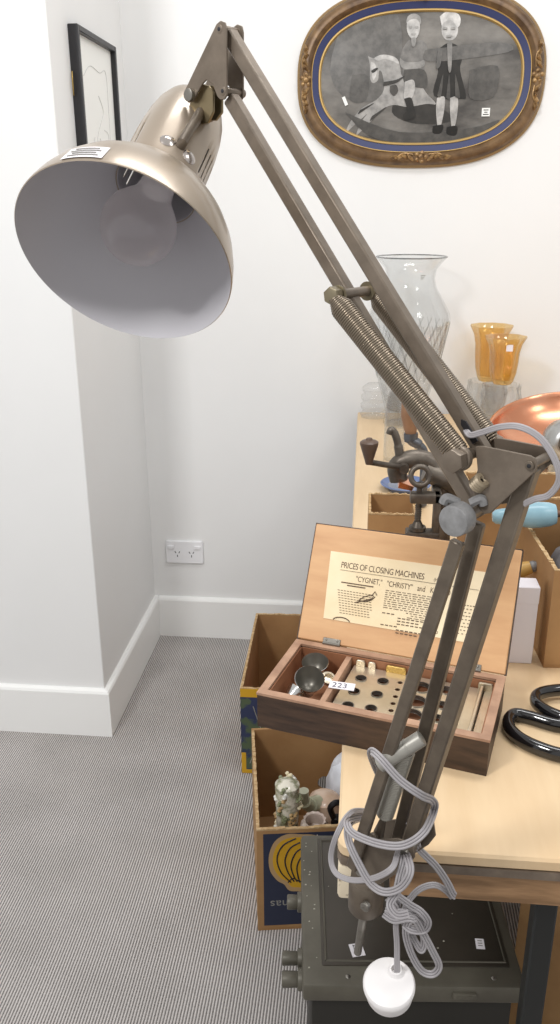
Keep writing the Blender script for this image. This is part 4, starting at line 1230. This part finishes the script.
# cut glass tumblers with amber glasses on them
CGT = [(0, .003), (.036, .003), (.043, 0), (.046, .012), (.042, .022), (.050, .05), (.053, .078), (.050, .095), (.051, .1055), (.047, .1055), (.046, .095), (.048, .078), (.045, .05), (.037, .024), (0, .020)]
AMB = [(0, .004), (.020, .002), (.024, 0), (.030, .010), (.037, .035), (.040, .065), (.0415, .095), (.047, .120), (.0575, .140), (.0585, .1405), (.0565, .139), (.046, .119), (.0395, .095), (.038, .065), (.035, .036), (.028, .014), (0, .010)]
for (x, y, zz, sc, lb1, lb2, nm) in ((.333, 2.285, 0, 1.0, 'clear cut-glass tumbler under the taller amber glass, farther back by the wall', 'wide-rimmed amber lustre glass standing farther back on clear cut glass', 0),
                                  (.352, 2.165, 0, .93, 'clear cut-glass tumbler under the smaller amber glass, just behind the copper bowl', 'smaller amber lustre glass in front of the wider amber one, on clear cut glass', 1)):
    c = V(x, y, ZT)
    t = thing('cut_glass_tumbler', c, lb1, 'glass tumbler', 'clear glassware on the table')
    hz_ = 1.15 if nm else 1; q = Matrix.Translation(c) @ Matrix.Diagonal((sc, sc, hz_, 1))
    m = MB(); m.lathe(CGT, seg=48, M=q, mod=lambda a, i: 1+.06*math.cos(16*a+i*1.7)*(1 if 2 <= i <= 11 else 0)); m.done('tumbler_body', M_cutglass, t, ang=20)
    c2 = c+V(0, 0, .1060*hz_)
    t = thing('amber_glass', c2, lb2, 'glass', 'amber lustre glasses')
    q = Matrix.Translation(c2) @ Matrix.Diagonal((sc*.95, sc*.95, 1.03 if not nm else .84, 1))
    m = MB(); m.lathe(AMB, seg=48, M=q, mod=lambda a, i: 1+.035*math.cos(10*a)*(1 if 2 <= i <= 14 else 0)); m.done('glass_body', M_amber, t, ang=40)
    if nm:
        m = MB(); m.box(c2+V(-.004, -.043, .088), c2+V(.012, -.0425, .104)); lab(m.done('price_sticker', M_whitecard, t), 'white price sticker')
# copper bowl
c = V(.462, 1.915, ZT-.002); ax = V(-.17, -.20, 1).normalized()
BR = .160
t = thing('copper_bowl', c, 'large polished copper bowl tipped towards the front at the right of the table', 'bowl')
prof = [(BR*math.sin(R(a))*.98, BR*.56*(1-math.cos(R(a)))) for a in range(0, 86, 6)]
prof[0] = (0, 0)
inn = [(r_*.985, h+.002) for r_, h in prof][::-1]
q = frame(c+V(0, .02, .010), (1, 0, 0), ax)
m = MB(q); m.lathe(prof+[(BR*.99, prof[-1][1]+.003), (BR*.97, prof[-1][1]+.003)]+inn, seg=72); m.done('bowl_body', M_copper, t, ang=50)
# silver pot
c = V(.414, 1.70, ZT)
t = thing('silver_pot', c, 'round silver-coloured metal pot with ringed lid in front of the copper bowl', 'metal pot')
m = MB(); m.lathe([(0, 0), (.030, 0), (.034, .01), (.030, .03), (.032, .055)], c, (0, 0, 1), 36); m.done('foot', M_silver, t)
pc_ = c+V(0, 0, .098)
m = MB(); m.lathe([(0, .040), (.012, .040), (.016, .0385), (.018, .036), (.0185, .036), (.028, .034), (.031, .031), (.032, .030), (.042, .020), (.046, .006), (.046, -.03), (.040, -.045), (0, -.05)], pc_, V(-.10, -1, .18), 40); m.done('pot_body', M_silver, t)
m = MB(); d_ = V(-.10, -1, .18).normalized(); m.lathe([(.0175, .0375), (.019, .0385), (.0205, .0365)], pc_, d_, 32)
for a in (0, 2.1, 4.2):
    e1 = d_.orthogonal().normalized(); e2 = d_.cross(e1)
    m.sphere(pc_+d_*.040+(e1*math.cos(a)+e2*math.sin(a))*.006, .0022, 8)
m.done('ring_mark', M_lampdark, t)
c = P(524, 492, 2, ZT)
t = thing('small_glass_jar', c, 'small clear glass jar with a white sticker behind the lamp elbow', 'glass jar', 'clear glassware on the table')
m = MB(); m.lathe([(0, .003), (.026, .003), (.028, 0), (.030, .01), (.030, .055), (.026, .062), (.027, .07), (.0245, .07), (.024, .062), (.028, .055), (.028, .012), (0, .008)], c, (0, 0, 1), 36); m.done('jar_body', M_cutglass, t, ang=60)
m = MB(); m.box(c+V(-.013, -.0312, .030), c+V(.004, -.0302, .048)); lab(m.done('price_sticker', M_whitecard, t), 'white price sticker')
# dish
c = V(.095, 1.665, ZT)
m = MB(); m.lathe([(0, .002), (.030, .002), (.034, 0), (.040, .006), (.050, .012), (.052, .0135), (.050, .015), (.036, .009), (.028, .006), (0, .006)], c, (0, 0, 1), 44, mis=[0]*7+[1]*2)
tag(m.done('blue_dish', [M_bluedish, mat('grey_glaze', S(126, 132, 146), .3)]), 'small slate-blue rimmed dish on the pale table behind the cast-iron slicer', 'dish')
# slips of card under the slicer
c = P(402, 501, 2, ZT+.03)
# cast-iron slicer
SY = 1.19
def SP(x, y, d=0): return P(x, y, 1, SY+d)


t = thing('iron_slicer', V(.09, SY, ZT), 'grey cast-iron table slicer with crank, screw eye and clamp behind the open wooden case', 'kitchen slicer')
bx = SP(443, 510)
m = MB(); m.tube(smooth_path([SP(399, 480), SP(397, 467), SP(407, 460), SP(424, 459), SP(436, 467), SP(441, 484), SP(443, 508), V(bx.x, SY, ZT+.012)]), [.0125]*20+[.0115]*30, 12, flat=(1, 1.1))
m.box(V(bx.x-.016, SY-.03, ZT+.0005), V(bx.x+.022, SY+.03, ZT+.022), bev=.004)
m.tube([SP(425, 470), SP(452, 480), SP(466, 496)], [.016, .019, .016], 14); m.done('slicer_body', M_iron, t)
cz = SP(420, 497, -.045).z
cx0, cx1 = SP(410, 497, -.045).x, SP(441, 497, -.045).x
m = MB()
m.box((cx0, SY-.056, cz-.007), (cx1, SY-.036, cz+.007), bev=.002)
m.box((cx1-.010, SY-.056, cz-.058), (cx1, SY-.036, cz+.007), bev=.002)
m.box((cx0-.004, SY-.058, cz-.062), (cx1, SY-.034, cz-.050), bev=.002)
m.box((cx1-.010, SY-.040, cz-.006), (cx1+.002, SY+.004, cz+.004), bev=.0015)
m.done('table_clamp', M_iron, t)
m = MB(); c = SP(419, 497, -.046); sx_ = c.x; sy_ = SY-.046
m.cyl(V(sx_, sy_, cz-.048), V(sx_, sy_, cz+.022), .004, seg=14)
for i in range(9): m.lathe([(.004, 0), (.0052, .0008), (.004, .0016)], (sx_, sy_, cz-.036+.0028*i), seg=14)
m.cyl(V(sx_, sy_, cz-.049), V(sx_, sy_, cz-.044), .012, seg=20); m.cyl(V(sx_, sy_, cz-.044), V(sx_, sy_, cz-.036), .009, .005, seg=20); m.done('clamp_screw', M_iron, t)
m = MB(); c = SP(417.5, 476, -.046); m.tube([V(sx_, sy_, c.z)+V(.0130*math.cos(a), .003*math.sin(a), .0130*math.sin(a)) for a in [2*math.pi*i/28 for i in range(29)]], .0040, 10, cap=False); m.done('screw_eye', M_iron, t)
m = MB(); a = SP(369, 462, -.05); b = SP(404, 468, -.016); m.tube([a, a+(b-a)*.5, b], .0028, 10, flat=(1, 1.5)); m.cyl(b-V(0, .008, 0), b+V(0, .024, 0), .0072, seg=16); m.done('crank_arm', M_iron, t)
m = MB(); m.lathe([(0, 0), (.0048, 0), (.006, .005), (.0096, .0175), (.0128, .0285), (.0128, .032), (.010, .034), (.005, .0352), (.004, .0376), (0, .0384)], a+V(0, 0, -.003), (-.02, -.02, 1), 24); m.done('crank_knob', M_darkwood, t)
m = MB(); m.tube(smooth_path([SP(401, 464), SP(399, 450), SP(397, 440), SP(394, 432), SP(391, 430), SP(389.5, 434)]), [.0066]*12+[.0056]*12+[.0052]*17, 12); m.done('lever', M_iron, t)
m = MB(); m.prism([SP(400, 482, -.024), SP(414, 487, -.024), SP(412, 491, -.024), SP(398, 488, -.024)], (0, 0, 0), (0, .03, .002)); lab(m.done('copper_tongue', M_copper, t), 'small coppery tongue')
# upright tool with wooden handle
t = thing('wood_handled_tool', V(.09, 1.56, ZT), 'old hand tool with turned brown wooden handle upright beside the cast-iron slicer', 'hand tool')
def WP(x, y): return P(x, y, 1, 1.56)
m = MB(); m.tube([WP(408, 396), WP(407.5, 402), WP(408, 415), WP(410.5, 428), WP(411, 434)], [.006, .011, .0135, .0125, .010], 16); m.done('handle', M_wood, t)
m = MB(); m.tube(smooth_path([WP(411, 433), WP(411.5, 440), WP(418, 444), WP(424, 452), WP(424, 470), V(WP(424, 480).x, 1.56, ZT+.004)]), [.0135]*8+[.010]*10+[.008]*23, 14); m.done('shank', mat('dark_steel', S(98, 100, 104), .4, .7), t)
# slips of paper
m = MB(); c = V(.072, 1.52, ZT); m.prism([c+V(-.02, -.02, 0), c+V(.03, -.03, 0), c+V(.035, .015, 0), c+V(-.012, .02, 0)], (0, 0, 0), (0, 0, .03)); tag(m.done('white_packet', M_whitecard, smooth=False), 'small white packet on the table at the left of the cast-iron slicer', 'packet')
# carton behind the lid
open_box('parts_carton', Matrix.Translation(V(.016, 1.25, ZT)), .075, .10, .098, .004, 'small olive-brown carton on the table directly behind the raised case lid', 'cartons on the table', loc=V(.05, 1.30, ZT))
# cartons at the right
open_box('torn_carton', zrot((.239, .966, ZT), 3), .30, .20, .137, .005, 'torn-edged open brown carton filled with grey cloth at the right of the table', 'cartons on the table', torn=.006)
m = MB(); m.blob((.37, 1.07, ZT+.086), .1, (1.05, .72, .78), .2, 22, 9, 4); tag(m.done('cloth_bundle', M_cloth), 'crumpled grey cloth filling the torn brown carton', 'cloth')
open_box('tall_carton', zrot((.172, 1.225, ZT), 2), .19, .13, .138, .005, 'brown carton standing behind the white box and the case lid', 'cartons on the table')
t = thing('white_box', V(.18, .99, ZT), 'narrow white cardboard box standing between the case lid and the torn brown carton', 'box')
W1 = Matrix.Translation(V(.150, .974, ZT))
m = MB(W1); m.box((0, 0, 0), (.076, .028, .106), bev=.001, seg=1); m.done('box_body', M_whitecard, t)
m = MB(W1); m.box((-.0006, -.0006, .084), (.0766, .0286, .1075), bev=.001, seg=1); m.done('box_lid', M_whitecard, t)
# handles
t = thing('file_handle', P(520, 569, 1, 1.06), 'ochre wooden handle with dark ferrule lying above the white box', 'tool')
a, b = P(508, 574, 1, 1.05), P(531, 567, 1, 1.05)
m = MB(); m.tube([a-(b-a)*1.0, a, a+(b-a)*.6, b], [.008, .0095, .0105, .0085], 14); m.done('handle', mat('ochre_wood', S(196, 156, 84), .45), t)
m = MB(); m.cyl(b, b+(b-a).normalized()*.006, .0075, seg=16, bev=.001); m.sphere(b+(b-a).normalized()*.006, .006, 12); m.done('ferrule', M_knob, t)
t = thing('blue_handled_tool', P(530, 515, 1, 1.09), 'pale blue painted turned handle lying across the torn brown carton', 'hand tool')
a, b = P(492, 517, 1, 1.085), P(556, 514, 1, 1.085); d_ = (b-a); L = d_.length; d_.normalize()
m = MB(); m.lathe([(r_, h_*L/.0735) for r_, h_ in [(0, 0), (.006, .0005), (.0095, .004), (.0105, .010), (.0112, .018), (.0145, .030), (.0172, .044), (.0175, .054), (.0160, .066), (.0130, .073), (0, .0735)]], a, d_, 32); m.done('handle', M_blue, t)
m = MB(); m.cyl(b-d_*.002, b+d_*.10, .0045, seg=14); m.done('steel_rod', mat('rusty_steel', S(110, 82, 66), .5, .6), t)
